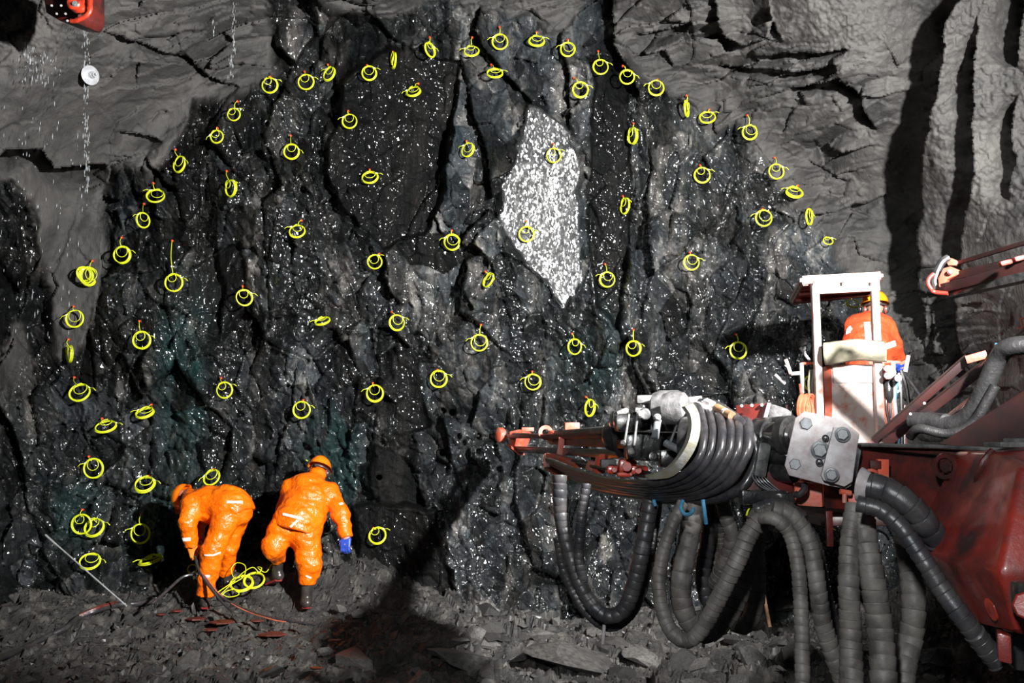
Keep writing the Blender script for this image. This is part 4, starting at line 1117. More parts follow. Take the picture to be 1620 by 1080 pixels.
# rock bolt plate
pc = on_face(143, 119, .05, 3)
bp = empty('rock_bolt', pc, 'white domed rock bolt plate with nut high on the left shotcrete', 'rock bolt')
ax_ = Vector((.80, -.58, -.12)).normalized()
def kid(m, name, mat, par, **k):
    o = m.build(name, mat, par, **k); return o
m = MB(); m.lathe(pc, ax_, [(-.012, .095), (0, .098), (.012, .075), (.022, .05), (.026, .0)], 28, False); m.lathe(pc, ax_, [(-.012, .095), (-.014, 0.0)], 28, False); kid(m, 'plate', MPLATE, bp)
m = MB(); m.lathe(pc + ax_ * .02, ax_, [(0, .036), (.022, .034), (.034, .026)], 24); kid(m, 'domed_washer', MPLATE, bp)
m = MB(); m.lathe(pc + ax_ * .05, ax_, [(0, .024), (.03, .024)], 6); kid(m, 'nut', MPLATE, bp, smooth=False)
m = MB(); m.cyl(pc - ax_ * .2, pc + ax_ * .115, .012, n=12); kid(m, 'bolt', MPLATE, bp)

# falling water
rnd = random.Random(3); m = MB()
def drops(x, y0, y1, n, sx, d):
    for _ in range(n):
        px = x + rnd.gauss(0, sx); py = y0 + rnd.random() * (y1 - y0); p = P(px, py, d + rnd.random() * .4); L = rnd.uniform(.01, .06); r = rnd.uniform(.0015, .004)
        m.lathe(p, (0.03 * rnd.random(), 0, -1), [(0, r * .2), (L * .5, r), (L, r * .2)], 5)
drops(137, 20, 300, 150, 3, 8.6); drops(48, 60, 130, 50, 6, 8.6); drops(70, 80, 130, 40, 14, 8.6); drops(370, 0, 90, 46, 1.5, 9.5); drops(366, 85, 130, 20, 2, 9.6); drops(338, 30, 60, 8, 1, 9.6); drops(60, 150, 540, 90, 40, 8.8)
w = m.build('water_drops', MWATER); tag(w, 'fine falling water drops below the red boom end', 'water', kind='stuff')

# ---- stones
def stone_mesh(seed, n=22, flat=.7):
    rnd = random.Random(seed); bm = bmesh.new()
    for _ in range(n):
        v = Vector((rnd.gauss(0, 1), rnd.gauss(0, 1), rnd.gauss(0, 1))).normalized(); v = Vector((v.x * rnd.uniform(.8, 1), v.y * rnd.uniform(.7, 1), v.z * flat * rnd.uniform(.8, 1)))
        bm.verts.new(v)
    r = bmesh.ops.convex_hull(bm, input=bm.verts[:])
    bmesh.ops.delete(bm, geom=[g for g in r['geom_interior'] if isinstance(g, bmesh.types.BMVert)], context='VERTS')
    bmesh.ops.dissolve_limit(bm, angle_limit=.12, verts=bm.verts, edges=bm.edges)
    me = bpy.data.meshes.new('stone'); bm.to_mesh(me); bm.free(); me.materials.append(MSTONE); return me
SM = [stone_mesh(i, 12 + i % 7, .45 + .05 * (i % 8)) for i in range(20)]
def stone(p, s, label, group=None, mesh=None, sink=.35, rz=None, mat=None, asp=(1, 1, 1)):
    o = bpy.data.objects.new('stone', mesh or SM[random.randrange(20)]); C.objects.link(o)
    o.location = p + Vector((0, 0, s * asp[2] * (.5 - sink))); o.scale = (s * asp[0], s * asp[1], s * asp[2]); o.rotation_euler = (random.uniform(-.4, .4), random.uniform(-.4, .4), random.uniform(0, 6.28) if rz is None else rz)
    return tag(o, label, 'stone', group)
BIG = [(1248, 965, .36, (1, .8, .75), 'largest glossy black boulder, behind the hanging hoses right of the brown stick'),
 (1262, 1040, .27, (1, .8, .6), 'grey flat-faced boulder at bottom between the hose loops and long hoses'),
 (1130, 1018, .12, (1, .7, .7), 'pale pointed stone just below the hanging hose loop'),
 (905, 1048, .42, (1.3, .8, .45), 'broad brownish slab at the bottom right of centre'),
 (735, 1050, .34, (1.2, .9, .5), 'broad grey slab at the bottom middle of the floor'),
 (1012, 1048, .22, (1, .9, .7), 'dark boulder right of the broad brownish slab'),
 (1080, 1050, .20, (1, .8, .8), 'dark boulder at the bottom below the hose loops'),
 (1185, 1050, .19, (1, .9, .8), 'upright dark boulder left of the grey flat-faced boulder'),
 (945, 1005, .15, (1, .8, .8), 'wet stone beneath the left hose loop'),
 (1470, 1045, .28, (1, .8, .6), 'dark boulder at the bottom right behind the long hoses'),
 (536, 966, .10, (1, .7, 1.1), 'pale upright stone by the face right of the leaning worker boot'),
 (568, 975, .11, (1, .8, 1.2), 'speckled upright stone second right of the leaning worker boot'),
 (640, 982, .09, (1.2, .8, .8), 'small pale stone beside the flat bench of the face'),
 (860, 1010, .16, (1.2, .8, .6), 'flat stone left of the left hose loop'),
 (560, 1050, .2, (1.3, .8, .5), 'flat grey stone at the bottom left of centre'),
 (300, 1045, .17, (1.2, .8, .5), 'grey stone at the bottom below the stooping worker'),
 (1380, 1030, .2, (1, .8, .6), 'boulder between the two thick right hoses'),
 (420, 1070, .16, (1.2, .8, .5), 'flat dark stone at the bottom edge below the leaning worker')]
for x, y, s, asp, lb in BIG: stone(on_floor(x, y), s, lb, None, SM[random.randrange(20)], .3, asp=asp)
cnt = 0
while cnt < 275:
    x = random.uniform(-10, 1500); y = random.uniform(955, 1090)
    if x < 700 and random.random() < .45: continue
    p = on_floor(x, y)
    if p.y > 10.9: continue
    s = min(.16, random.uniform(.03, .05) / random.random() ** .5) * (1.0 if x > 650 else .7)
    reg = 'by the floor hose' if x < 200 else 'in front of the stooping worker' if x < 400 else 'in front of the leaning worker' if x < 560 else 'before the flat bench' if x < 720 else 'left of the hose loops' if x < 870 else 'under the left hose loop' if x < 1030 else 'under the middle hose loop' if x < 1210 else 'behind the long hoses'
    size = 'small' if s < .06 else 'fist-sized' if s < .1 else 'large'; row = 'near the face' if y < 1000 else 'midway' if y < 1045 else 'at the bottom edge'
    stone(p, s, size + ' angular dark stone ' + reg + ', ' + row, 'loose rubble stones on the tunnel floor', asp=(1, random.uniform(.6, 1), random.uniform(.5, 1))); cnt += 1
# fine gravel
rnd = random.Random(11); m = MB(); vv = []; ff = []
base = [([v.co.copy() for v in s.vertices], [tuple(p.vertices) for p in s.polygons]) for s in [stone_mesh(100 + i, 8, .7) for i in range(8)]]
for _ in range(4200):
    x = rnd.uniform(-4.6, 4.4); y = rnd.uniform(7.0, 10.9); s = rnd.uniform(.008, .032); b = base[rnd.randrange(8)]
    R_ = Matrix.Rotation(rnd.uniform(0, 6.28), 3, 'Z') @ Matrix.Rotation(rnd.uniform(-1, 1), 3, 'X'); c = Vector((x, y, floor_z(x, y) + s * .3)); n = len(vv)
    vv += [c + (R_ @ v) * s for v in b[0]]; ff += [tuple(i + n for i in f) for f in b[1]]
me = bpy.data.meshes.new('gravel'); me.from_pydata(vv, [], ff)
g = link('gravel', me, MSTONE); tag(g, 'fine dark gravel scattered over the tunnel floor', 'gravel', kind='stuff')
# reddish broken rubber flakes
for i, (x, y, s, lb) in enumerate([(312, 985, .10, 'largest red rubber flake on floor below the stooping worker'), (352, 990, .12, 'long red rubber flake right of the largest red one'), (335, 1002, .07, 'small red flake nearest the camera below the stooping worker'), (280, 972, .06, 'small red flake left of the largest red one'), (430, 1010, .13, 'broad reddish flake below the leaning worker'), (405, 988, .07, 'reddish flake under the black charging hose'), (500, 1065, .05, 'small red flake at the bottom left of centre'), (530, 1020, .06, 'reddish flake right below the leaning worker boot'), (255, 978, .05, 'red flake left of the stooping worker near boot')]):
    p = on_floor(x, y); m = MB()
    n = 7; poly = [p + Vector((math.cos(a) * s * random.uniform(.7, 1.2), math.sin(a) * s * random.uniform(.6, 1.0), .03 + .02 * math.sin(a * 2))) for a in [2 * math.pi * k_ / n for k_ in range(n)]]
    m.prism([Vector((q_.x, q_.y, p.z + .035)) for q_ in poly], (0, 0, .012))
    o = m.build('rubber_flake', MREDBRIS, None, smooth=False); tag(o, lb, 'debris', 'reddish rubber flakes on the floor')
# ------------------------------------------------------------------ drilling rig in the foreground right
def poly_plate(mb, pix, d0, d1, th, bev=0.006):
    """plate with outline given at photo points; depth runs linearly from d0 (first x) to d1 (last x)"""
    xs = [p[0] for p in pix]; a, b = min(xs), max(xs)
    pts = [P(x, y, d0 + (d1 - d0) * (x - a) / (b - a)) for x, y in pix]
    n = Vector((0, 0, 0))
    for p_, q_ in zip(pts, pts[1:] + pts[:1]): n += Vector(((p_.y - q_.y) * (p_.z + q_.z), (p_.z - q_.z) * (p_.x + q_.x), (p_.x - q_.x) * (p_.y + q_.y)))
    n.normalize()
    if n.y < 0: n = -n
    mb.prism(pts, n * th, bev); return -n
def hexbolt(parent, p, nrm, r, name='bolt', mat=None, washer=True, h=.6):
    p = Vector(p); nrm = Vector(nrm).normalized(); m = MB()
    m.lathe(p, nrm, [(0, r), (r * h, r), (r * (h + .12), r * .86)], 6)
    b = m.build(name, mat or MSTEELD, parent, smooth=False)
    if washer:
        m = MB(); m.lathe(p - nrm * .001, nrm, [(0, r * 1.28), (r * .18, r * 1.28), (r * .22, r * 1.2)], 22); m.build('washer', mat or MSTEELD, b)
    return b

def wrapped(name, label, pts, r, mat, parent=None, pitch=None, group='wrapped hoses hanging under the drill boom', seed=0):
    """hose bound with overlapping turns of tape: every turn is a step in the surface"""
    rnd = random.Random(seed + len(pts)); sp = spline(pts, .012)
    rr_ = r if hasattr(r, '__len__') else [r, r]
    pitch = pitch or rr_[0] * 1.05
    LL = [0.0]
    for p, q in zip(sp[:-1], sp[1:]): LL.append(LL[-1] + (q - p).length)
    T = LL[-1]
    def at(L):
        L = min(max(L, 0), T - 1e-6); i = int(np.searchsorted(LL, L, 'right')) - 1; i = min(max(i, 0), len(sp) - 2)
        return sp[i].lerp(sp[i + 1], (L - LL[i]) / max(LL[i + 1] - LL[i], 1e-9)), (sp[i + 1] - sp[i]).normalized()
    m = MB(); n = 16; vs_ = []; fs_ = []; L = 0.0; x = at(0)[1].orthogonal().normalized(); rows = 0
    while L < T:
        pt = pitch * rnd.uniform(.8, 1.25); off = rnd.uniform(-.025, .03); ta, tb = rnd.uniform(-.35, -.05), rnd.uniform(-.2, .2)
        for f, k_ in ((0.0, 1.075), (0.05, 1.10), (0.5, 1.05), (0.93, 1.0), (0.985, 0.955)):
            p, tg = at(L + pt * f); x = (x - tg * x.dot(tg)).normalized(); z = tg.cross(x)
            r0 = (rr_[0] + (rr_[1] - rr_[0]) * (L + pt * f) / T) * (k_ - .045 + off)
            for j in range(n):
                an = 2 * math.pi * j / n; dx, dz2 = math.cos(an), math.sin(an)
                vs_.append(p + (x * dx + z * dz2) * r0 + tg * r0 * (ta * dx + tb * dz2) * .45)
            rows += 1
        L += pt
    for i in range(rows - 1):
        for j in range(n): fs_.append((i * n + j, i * n + (j + 1) % n, (i + 1) * n + (j + 1) % n, (i + 1) * n + j))
    fs_.append(tuple(range(n))[::-1]); fs_.append(tuple((rows - 1) * n + j for j in range(n)))
    m.add(vs_, fs_)
    # tilt the turns a little so that the edges run as a helix
    o = m.build(name, mat, parent, angle=32)
    if parent is None: tag(o, label, 'hose', group)
    return o
def PP(L): return [P(*a) for a in L]

WR = [
 ('deep left loop of dark wrapped hose, its thick main strand', [(885, 752, 5.6), (888, 815, 5.6), (903, 880, 5.55), (925, 938, 5.5), (955, 972, 5.45), (985, 966, 5.4), (1003, 925, 5.35), (1018, 860, 5.3), (1030, 790, 5.3)], (.042, .044), MWRAPD),
 ('thinner dark wrapped hose inside the left loop', [(928, 765, 5.5), (920, 820, 5.5), (916, 880, 5.5), (922, 920, 5.5)], (.028, .030), MWRAPD),
 ('outermost thin hose of the deep left loop', [(882, 850, 5.7), (893, 905, 5.7), (925, 965, 5.65), (965, 992, 5.6), (1003, 965, 5.55), (1025, 900, 5.5), (1036, 830, 5.5), (1042, 788, 5.5)], (.026, .026), MWRAPD),
 ('slim grey wrapped hose forming the left side of the middle loop', [(1080, 796, 4.9), (1062, 835, 4.85), (1046, 890, 4.8), (1044, 945, 4.75), (1060, 995, 4.7), (1085, 1013, 4.65), (1110, 995, 4.6), (1135, 950, 4.55), (1165, 890, 4.5), (1190, 838, 4.5), (1222, 812, 4.5), (1250, 822, 4.5)], (.030, .044), MWRAP),
 ('stout grey wrapped hose, second strand of the middle loop', [(1100, 792, 5.1), (1090, 850, 5.05), (1079, 905, 5.0), (1078, 950, 5.0), (1092, 985, 5.0), (1112, 1004, 5.0)], (.055, .052), MWRAP),
 ('stout grey wrapped hose rising at the right of the middle loop', [(1098, 1000, 5.0), (1125, 1000, 4.95), (1158, 965, 4.9), (1178, 910, 4.9), (1192, 860, 4.85), (1202, 815, 4.85), (1225, 800, 4.85)], (.046, .052), MWRAP),
 ('dark wrapped hose behind the middle loop, left strand', [(1125, 790, 5.5), (1122, 845, 5.5), (1112, 900, 5.5), (1116, 940, 5.5), (1130, 965, 5.5)], (.045, .042), MWRAPD),
 ('short wrapped hose hanging behind the middle loop', [(1138, 765, 5.15), (1140, 790, 5.4), (1138, 850, 5.55), (1130, 890, 5.6), (1122, 930, 5.6)], (.034, .032), MWRAP),
 ('short bent wrapped hose near the drum end of the boom', [(1150, 762, 5.05), (1142, 785, 5.25), (1150, 820, 5.3), (1158, 850, 5.3), (1146, 890, 5.35), (1130, 925, 5.45)], (.038, .040), MWRAP),
 ('grey wrapped hose curling up behind the middle loop right', [(1160, 985, 5.5), (1178, 990, 5.45), (1193, 965, 5.4), (1198, 915, 5.4), (1195, 865, 5.4), (1200, 825, 5.4)], (.046, .050), MWRAP),
 ('slimmest left hose of the pair dropping to the frame bottom', [(1205, 818, 4.35), (1228, 822, 4.3), (1250, 846, 4.3), (1262, 895, 4.25), (1267, 960, 4.2), (1269, 1030, 4.15), (1270, 1100, 4.1), (1270, 1180, 4.1)], (.030, .032), MWRAP),
 ('right hose of the pair dropping to the frame bottom', [(1222, 805, 4.4), (1255, 818, 4.38), (1280, 858, 4.35), (1292, 920, 4.3), (1302, 985, 4.3), (1320, 1040, 4.3), (1340, 1100, 4.3), (1350, 1180, 4.3)], (.038, .040), MWRAP),
 ('dark hose behind the pair dropping to the frame bottom', [(1262, 822, 4.7), (1288, 860, 4.7), (1304, 940, 4.7), (1322, 1000, 4.7), (1345, 1050, 4.7), (1360, 1110, 4.7)], (.034, .040), MWRAPD),
 ('straight grey wrapped hose beneath the bolted plate, left of two', [(1352, 800, 4.2), (1344, 860, 4.15), (1343, 930, 4.1), (1346, 1000, 4.1), (1347, 1080, 4.05), (1347, 1180, 4.0)], (.038, .050), MWRAP),
 ('thickest straight wrapped hose beneath the bolted plate, right of two', [(1362, 800, 4.2), (1370, 860, 4.15), (1382, 925, 4.1), (1393, 1000, 4.1), (1398, 1080, 4.05), (1400, 1180, 4.0)], (.050, .054), MWRAP),
 ('thick dark wrapped hose curving over the red beam side', [(1363, 766, 4.0), (1400, 774, 3.95), (1436, 797, 3.9), (1466, 830, 3.9), (1490, 865, 3.95), (1500, 900, 4.1)], (.052, .050), MWRAPD),
 ('long slimmer dark wrapped hose running diagonally below the red beam', [(1356, 796, 3.95), (1392, 806, 3.9), (1424, 832, 3.85), (1455, 876, 3.8), (1488, 928, 3.75), (1522, 975, 3.7), (1550, 1012, 3.7), (1580, 1050, 3.7)], (.032, .040), MWRAPD),
 ('grey wrapped hose bowed behind the diagonal hose at right', [(1432, 850, 4.5), (1441, 900, 4.45), (1446, 960, 4.4), (1441, 1010, 4.4), (1431, 1055, 4.35), (1425, 1120, 4.3)], (.050, .052), MWRAP),
]
for i, (lb, pts, r, mt) in enumerate(WR): wrapped('wrapped_hose', lb, PP(pts), r, mt, seed=i)
m = MB(); m.lathe(P(1363, 766, 4.0), P(1363, 766, 4.0) - P(1400, 774, 3.95), [(-.03, .053), (.0, .068), (.008, .07), (.012, .06)], 24, False)
m.build('collar', MSTEEL, bpy.data.objects['wrapped_hose.015'])
m = MB(); a = P(1390, 860, 4.35); m.tube([a + Vector((math.cos(t_) * .05, .01 * t_, math.sin(t_) * .055)) for t_ in np.linspace(.3, 6.2, 26)], .005, 7)
tag(m.build('wire_ring', MSTEELD), 'loose dark wire ring hanging between the two right hoses', 'wire')

# ---- boom
boom = empty('drill_boom', P(1560, 760, 4.0), 'big dirty red boom with bolted grey plate and faceted red cover at right', 'drill boom')
# main beam: side plate facing the camera, top flange
m = MB(); nb = poly_plate(m, [(1300, 712), (1365, 704), (1480, 707), (1640, 716), (1700, 720), (1700, 930), (1560, 905), (1500, 850), (1440, 812), (1330, 806), (1255, 800), (1253, 768)], 4.9, 3.9, .32, .012)
m.build('beam', MREDD, boom)
m = MB(); poly_plate(m, [(1358, 700), (1480, 703), (1640, 711), (1700, 714), (1700, 722), (1640, 719), (1480, 710), (1358, 707)], 4.62, 3.86, .36, .003); m.build('top_flange', MREDD, boom)
m = MB(); m.tube([P(1358, 703.5, 4.6), P(1480, 706, 4.2), P(1640, 714, 3.85)], .009, 8); m.build('weld_bead', MGREYM, boom)
for (x, y, r) in ((1503, 738, .058), (1503, 812, .046)):
    c = P(x, y, 4.16); m = MB(); nn_ = nb
    m.lathe(c, nn_, [(-.02, r * 1.0), (.035, r), (.045, r * .92), (.045, r * .62), (.035, r * .58)], 30, False); b = m.build('pivot_boss', MREDD, boom)
    hexbolt(b, c + nn_ * .02, nn_, r * .5, 'pin', MREDD, False, .5)
# upright lug and small pin with grey bolt
m = MB(); m.bar(P(1396, 726, 4.42), P(1396, 757, 4.42), .028, .05); m.build('lug', MREDB, boom)
m = MB(); m.bar(P(1384, 728, 4.42), P(1384, 742, 4.42), .03, .05); m.build('lug', MREDD, boom)
m = MB(); m.tube(spline(PP([(1371, 751, 4.35), (1374, 744, 4.32), (1384, 745, 4.32), (1388, 752, 4.33)]), .01), .008, 8); m.build('hook', MREDB, boom)
# red side tab under the joint
m = MB(); poly_plate(m, [(1256, 762), (1300, 764), (1302, 803), (1262, 800), (1256, 792)], 4.75, 4.7, .10, .012); m.build('side_tab', MREDB, boom)
m = MB(); m.tube(spline(PP([(1273, 765, 4.64), (1272, 775, 4.62), (1263, 783, 4.62), (1257, 780, 4.62)]), .01), .016, 8); m.build('hose_stub', MHOSE, boom)
m = MB(); poly_plate(m, [(1340, 780, ), (1362, 783), (1366, 815), (1345, 815)], 4.3, 4.28, .08, .01); m.build('hose_clamp', MREDB, boom)
m = MB(); m.cyl(P(1336, 775, 4.25), P(1336, 795, 4.25), .010, n=12); m.cyl(P(1329, 777, 4.25), P(1346, 780, 4.25), .012, n=10); m.build('clamp_bolt', MREDB, boom)
m = MB(); m.box(P(1312, 836, 4.5), (.03, .02, .16), None, .004); m.build('hanger', MREDD, boom)
# bolted grey plate
m = MB(); npl = poly_plate(m, [(1272, 650), (1330, 662), (1360, 686), (1347, 768), (1338, 773), (1310, 768), (1248, 752), (1241, 736), (1258, 661)], 4.55, 4.45, .05, .006); m.build('joint_plate', MSTEEL, boom)
m = MB(); poly_plate(m, [(1319, 675), (1346, 680), (1359, 690), (1349, 762), (1336, 770), (1303, 760), (1299, 752)], 4.45, 4.42, .03, .006); jp2 = m.build('clamp_plate', MSTEEL, boom)
for (x, y, r, d) in ((1275.5, 670, .030, 4.535), (1258, 734, .028, 4.55), (1297.5, 712, .033, 4.50), (1333, 687, .027, 4.42), (1315.5, 751, .026, 4.425), (1265, 701, .013, 4.54)):
    hexbolt(boom, P(x, y, d), npl, r, washer=r > .02)
for (x, y) in ((1306, 693), (1296, 731)):
    c = P(x, y, 4.488); m = MB(); m.lathe(c, npl, [(.012, .011), (.013, .014), (.0135, .0155), (.006, .0165)], 18, False); m.lathe(c, npl, [(.003, .0125), (.004, 0.0005)], 18, False); m.build('bolt_hole', MBLACK, boom)
m = MB(); poly_plate(m, [(1348, 700), (1363, 712), (1356, 752), (1344, 760)], 4.52, 4.54, .12, .006); m.build('edge_block', MSTEELD, boom)
# rotation unit between plate and drum
m = MB(); m.cyl(P(1190, 692, 5.0), P(1262, 690, 4.72), .075, n=26, bev=.01); m.cyl(P(1205, 692, 4.95), P(1225, 691, 4.88), .095, n=26, bev=.008); m.cyl(P(1240, 691, 4.8), P(1256, 690, 4.75), .10, n=26, bev=.008); m.build('rotation_unit', MBLACK, boom)
m = MB(); m.cyl(P(1190, 718, 5.0), P(1255, 722, 4.75), .045, n=20, bev=.006); m.cyl(P(1190, 744, 5.02), P(1258, 748, 4.78), .05, n=20, bev=.006); m.cyl(P(1196, 672, 5.0), P(1255, 668, 4.8), .035, n=18); m.build('cylinder', MBLACK, boom)
m = MB(); m.box(P(1212, 768, 5.0), (.28, .3, .16), None, .02); m.build('lower_housing', MREDD, boom)
m = MB(); m.box(P(1200, 785, 4.9), (.22, .25, .07), None, .012); m.box(P(1250, 786, 4.85), (.16, .2, .05), None, .01); m.build('hose_bridge', MBLACK, boom)
m = MB(); m.box(P(1203, 727, 4.85), (.06, .10, .17), Matrix.Rotation(.2, 3, 'Y'), .012); m.build('grease_block', MGREYM, boom)
# shield plate standing behind the drum (red, mud-splashed edge)
m = MB(); poly_plate(m, [(1164, 641), (1214, 637), (1190, 718), (1183, 742), (1168, 742)], 5.15, 5.05, .03, .004); sp_ = m.build('shield_plate', MREDD, boom)
m = MB(); poly_plate(m, [(1214, 636), (1220, 638), (1197, 726), (1187, 742), (1185, 738), (1192, 716)], 5.04, 5.02, .05, .003); m.build('splashed_edge', MGREYM, sp_)
m = MB(); poly_plate(m, [(1216, 638), (1240, 646), (1247, 652), (1245, 660), (1222, 668), (1213, 672)], 5.08, 5.02, .08, .012); m.build('corner_bracket', MGREYM, sp_)
for x in (1173, 1189, 1205): hexbolt(sp_, P(x, 642 - (x - 1173) * .04, 5.06), Vector((-.1, -1, .1)), .010, 'stud', MGREYM, False)
# faceted big cover
A = dict(tl=P(1571, 716, 3.75), tr=P(1700, 708, 3.6), ridge_t=P(1612, 738, 3.42), fl=P(1494, 884, 3.75), fr=P(1580, 905, 3.30), bl=P(1549, 990, 3.72), br=P(1606, 1004, 3.34), rr=P(1720, 1010, 3.3), mr=P(1720, 905, 3.25), rt=P(1720, 745, 3.35), bt=P(1560, 752, 3.75))
m = MB(); back = Vector((0.05, .45, 0))
fr_ = [A['tl'], A['bt'], A['fl'], A['bl'], A['br'], A['rr'], A['mr'], A['rt'], A['tr']]
bm = bmesh.new(); vf = {k_: bm.verts.new(v) for k_, v in A.items()}; vb = {k_: bm.verts.new(A[k_] + back) for k_ in ('tl', 'bt', 'fl', 'bl', 'br', 'rr', 'tr', 'rt', 'mr')}
for f in (('bt', 'ridge_t', 'fr', 'fl'), ('fl', 'fr', 'br', 'bl'), ('tl', 'tr', 'rt', 'ridge_t'), ('tl', 'ridge_t', 'bt'), ('ridge_t', 'rt', 'mr', 'fr'), ('fr', 'mr', 'rr', 'br')): bm.faces.new([vf[k_] for k_ in f])
loop = ['tl', 'bt', 'fl', 'bl', 'br', 'rr', 'mr', 'rt', 'tr']
for a, b in zip(loop, loop[1:] + loop[:1]): bm.faces.new((vf[a], vf[b], vb[b], vb[a]))
bm.faces.new([vb[k_] for k_ in loop])
bmesh.ops.recalc_face_normals(bm, faces=bm.faces[:]); bmesh.ops.bevel(bm, geom=bm.edges[:], offset=.022, segments=4, affect='EDGES', profile=.5)
m.bm(bm); cover = m.build('cover', MRED, boom, angle=25)
ncov = (A['fl'] - A['fr']).cross(A['br'] - A['fr']).normalized()
if ncov.y > 0: ncov = -ncov
pb = (A['fl'] * .3 + A['bl'] * .2 + A['fr'] * .25 + A['br'] * .25); 
def on_plane(px, py, p0, n):
    d = (P(px, py, 10) - CAM).normalized(); t_ = (p0 - CAM).dot(n) / d.dot(n); return CAM + d * t_
b_ = on_plane(1567, 964, A['fr'], ncov); m = MB(); m.lathe(b_, ncov, [(0, .040), (.022, .040), (.028, .034)], 28); pd = m.build('pivot_pin', MREDH, cover); hexbolt(pd, b_ + ncov * .028, ncov, .022, 'bolt', MREDB, False)
m = MB(); m.box(P(1620, 945, 3.24), (.07, .06, .11), None, .02); m.build('black_pocket', MBLACK, cover)
m = MB(); m.cyl(P(1626, 958, 3.22), P(1626, 958, 3.12), .045, n=8, bev=.006); m.build('knob', MRED, cover)
m = MB(); poly_plate(m, [(1577, 1000), (1600, 1006), (1602, 1052), (1579, 1046)], 3.42, 3.40, .10, .01); m.build('foot_lug', MRED, cover)
m = MB(); poly_plate(m, [(1600, 1004), (1700, 1010), (1700, 1070), (1604, 1060)], 3.6, 3.55, .15, .01); m.build('lower_frame', MBLACK, cover)
m = MB(); m.tube(spline(PP([(1571, 713, 3.8), (1556, 730, 3.8), (1548, 752, 3.82), (1546, 770, 3.85)]), .02), .016, 10); m.build('curved_rim', MREDD, boom)
m = MB(); m.box(P(1593, 703, 3.8), (.12, .14, .02), None, .004); m.box(P(1606, 699, 3.78), (.06, .06, .03), Matrix.Rotation(.3, 3, 'Z'), .006); m.build('hinge_bracket', MGREYM, boom)

# ---- drill feed with the rock drill and hose drum
P0 = P
def P(x, y, d):      # the feed is over five metres long: its tip almost touches the face
    global SZ
    d2 = d if d < 5.3 else 5.3 + (d - 5.3) * 2.2
    SZ = d2 / d
    return P0(x, y, d2)
feed = empty('drill_feed', P(1000, 715, 5.6), 'black rock drill on a feed rail with orange-red tip and fat hose drum', 'rock drill')
def rail(a, b, w, h, name, mat): m = MB(); m.bar(P(*a), P(*b), w, h); return m.build(name, mat, feed)
rail((806, 690, 7.4), (985, 690, 5.75), .055, .035, 'upper_rail', MREDD)
rail((818, 710, 7.35), (1050, 722, 5.4), .09, .055, 'lower_rail', MBLACK)
rail((880, 698, 6.7), (1010, 703, 5.5), .10, .05, 'feed_beam', MREDD)
m = MB(); m.cyl(P(862, 687, 6.9), P(975, 680, 5.75), .024, .030, n=18); m.build('drill_rod', MGREYM, feed)
m = MB(); m.cyl(P(800, 687, 7.45), P(870, 690, 6.9), .016, n=14); m.build('drill_steel', MGREYM, feed)
# red tip bracket
m = MB(); m.lathe(P(797, 688, 7.45), Vector((-1, -.5, 0)), [(0, .05), (.02, .06), (.05, .055), (.06, .03)], 16); m.build('tip_head', MREDB, feed)
m = MB(); poly_plate(m, [(806, 682), (820, 679), (832, 684), (826, 704), (819, 717), (811, 708), (804, 700)], 7.35, 7.3, .12, .012); m.build('tip_bracket', MREDB, feed)
m = MB(); poly_plate(m, [(800, 703), (818, 714), (820, 720), (812, 712)], 7.3, 7.25, .10, .004); m.build('tip_foot', MREDB, feed)
m = MB(); m.box(P(835, 679, 7.1), (.09, .08, .03), None, .006); m.build('rod_guide', MREDB, feed)
# eye lug
c = P(863, 684, 6.75); m = MB(); m.lathe(c + Vector((0, -.02, 0)), (0, -1, 0), [(-.03, .050), (.03, .050), (.03, .024), (-.03, .024), (-.03, .050)], 24, False); eb = m.build('eye_lug', MREDB, feed)
m = MB(); poly_plate(m, [(868, 680), (882, 687), (885, 703), (873, 701), (862, 696)], 6.7, 6.6, .06, .006); m.build('lug_web', MREDB, eb)
m = MB(); m.bar(P(889, 692, 6.4), P(885, 720, 6.4), .035, .04); m.build('cross_strap', MREDB, feed)
m = MB(); m.box(P(905, 674, 6.5), (.10, .08, .05), None, .01); m.build('centralizer', MREDB, feed)
# open red bracket below
m = MB(); poly_plate(m, [(862, 717), (868, 717), (865, 740), (859, 738)], 6.4, 6.4, .09, .006); poly_plate(m, [(864, 716), (890, 724), (912, 734), (910, 740), (884, 729), (863, 722)], 6.4, 6.1, .07, .006); m.build('hose_guide', MREDB, feed)
m = MB(); poly_plate(m, [(862, 738), (880, 748), (900, 757), (898, 760), (878, 752), (861, 742)], 6.35, 6.1, .05, .004); m.build('hose_guide', MREDD, feed)
m = MB(); poly_plate(m, [(942, 722), (950, 718), (944, 749), (937, 747)], 5.9, 5.85, .06, .005); poly_plate(m, [(930, 728), (940, 730), (936, 745), (925, 742)], 5.95, 5.9, .06, .005); m.build('strut', MREDB, feed)
m = MB(); m.box(P(962, 733, 5.8), (.09, .10, .05), None, .008); m.build('light_block', MGREYM, feed)
# glossy red motor block
for (x, y, d, s) in ((972, 743, 5.62, (.09, .1, .05)), (992, 738, 5.55, (.10, .1, .08)), (1010, 744, 5.5, (.10, .1, .055)), (998, 750, 5.5, (.16, .08, .03))):
    m = MB(); m.box(P(x, y, d), s, Matrix.Rotation(random.uniform(-.2, .2), 3, 'Y'), .018); m.cyl(P(x, y, d), P(x, y, d - .09), min(s) * .35, n=14, bev=.003); m.build('slide_block', MREDH, feed)
m = MB(); m.tube(spline(PP([(912, 732, 6.1), (960, 742, 5.75), (1010, 752, 5.45), (1060, 756, 5.2)]), .03), .011, 8); m.tube(spline(PP([(905, 728, 6.15), (960, 735, 5.8), (1030, 748, 5.4)]), .03), .008, 8); m.build('thin_hose', MHOSE, feed)
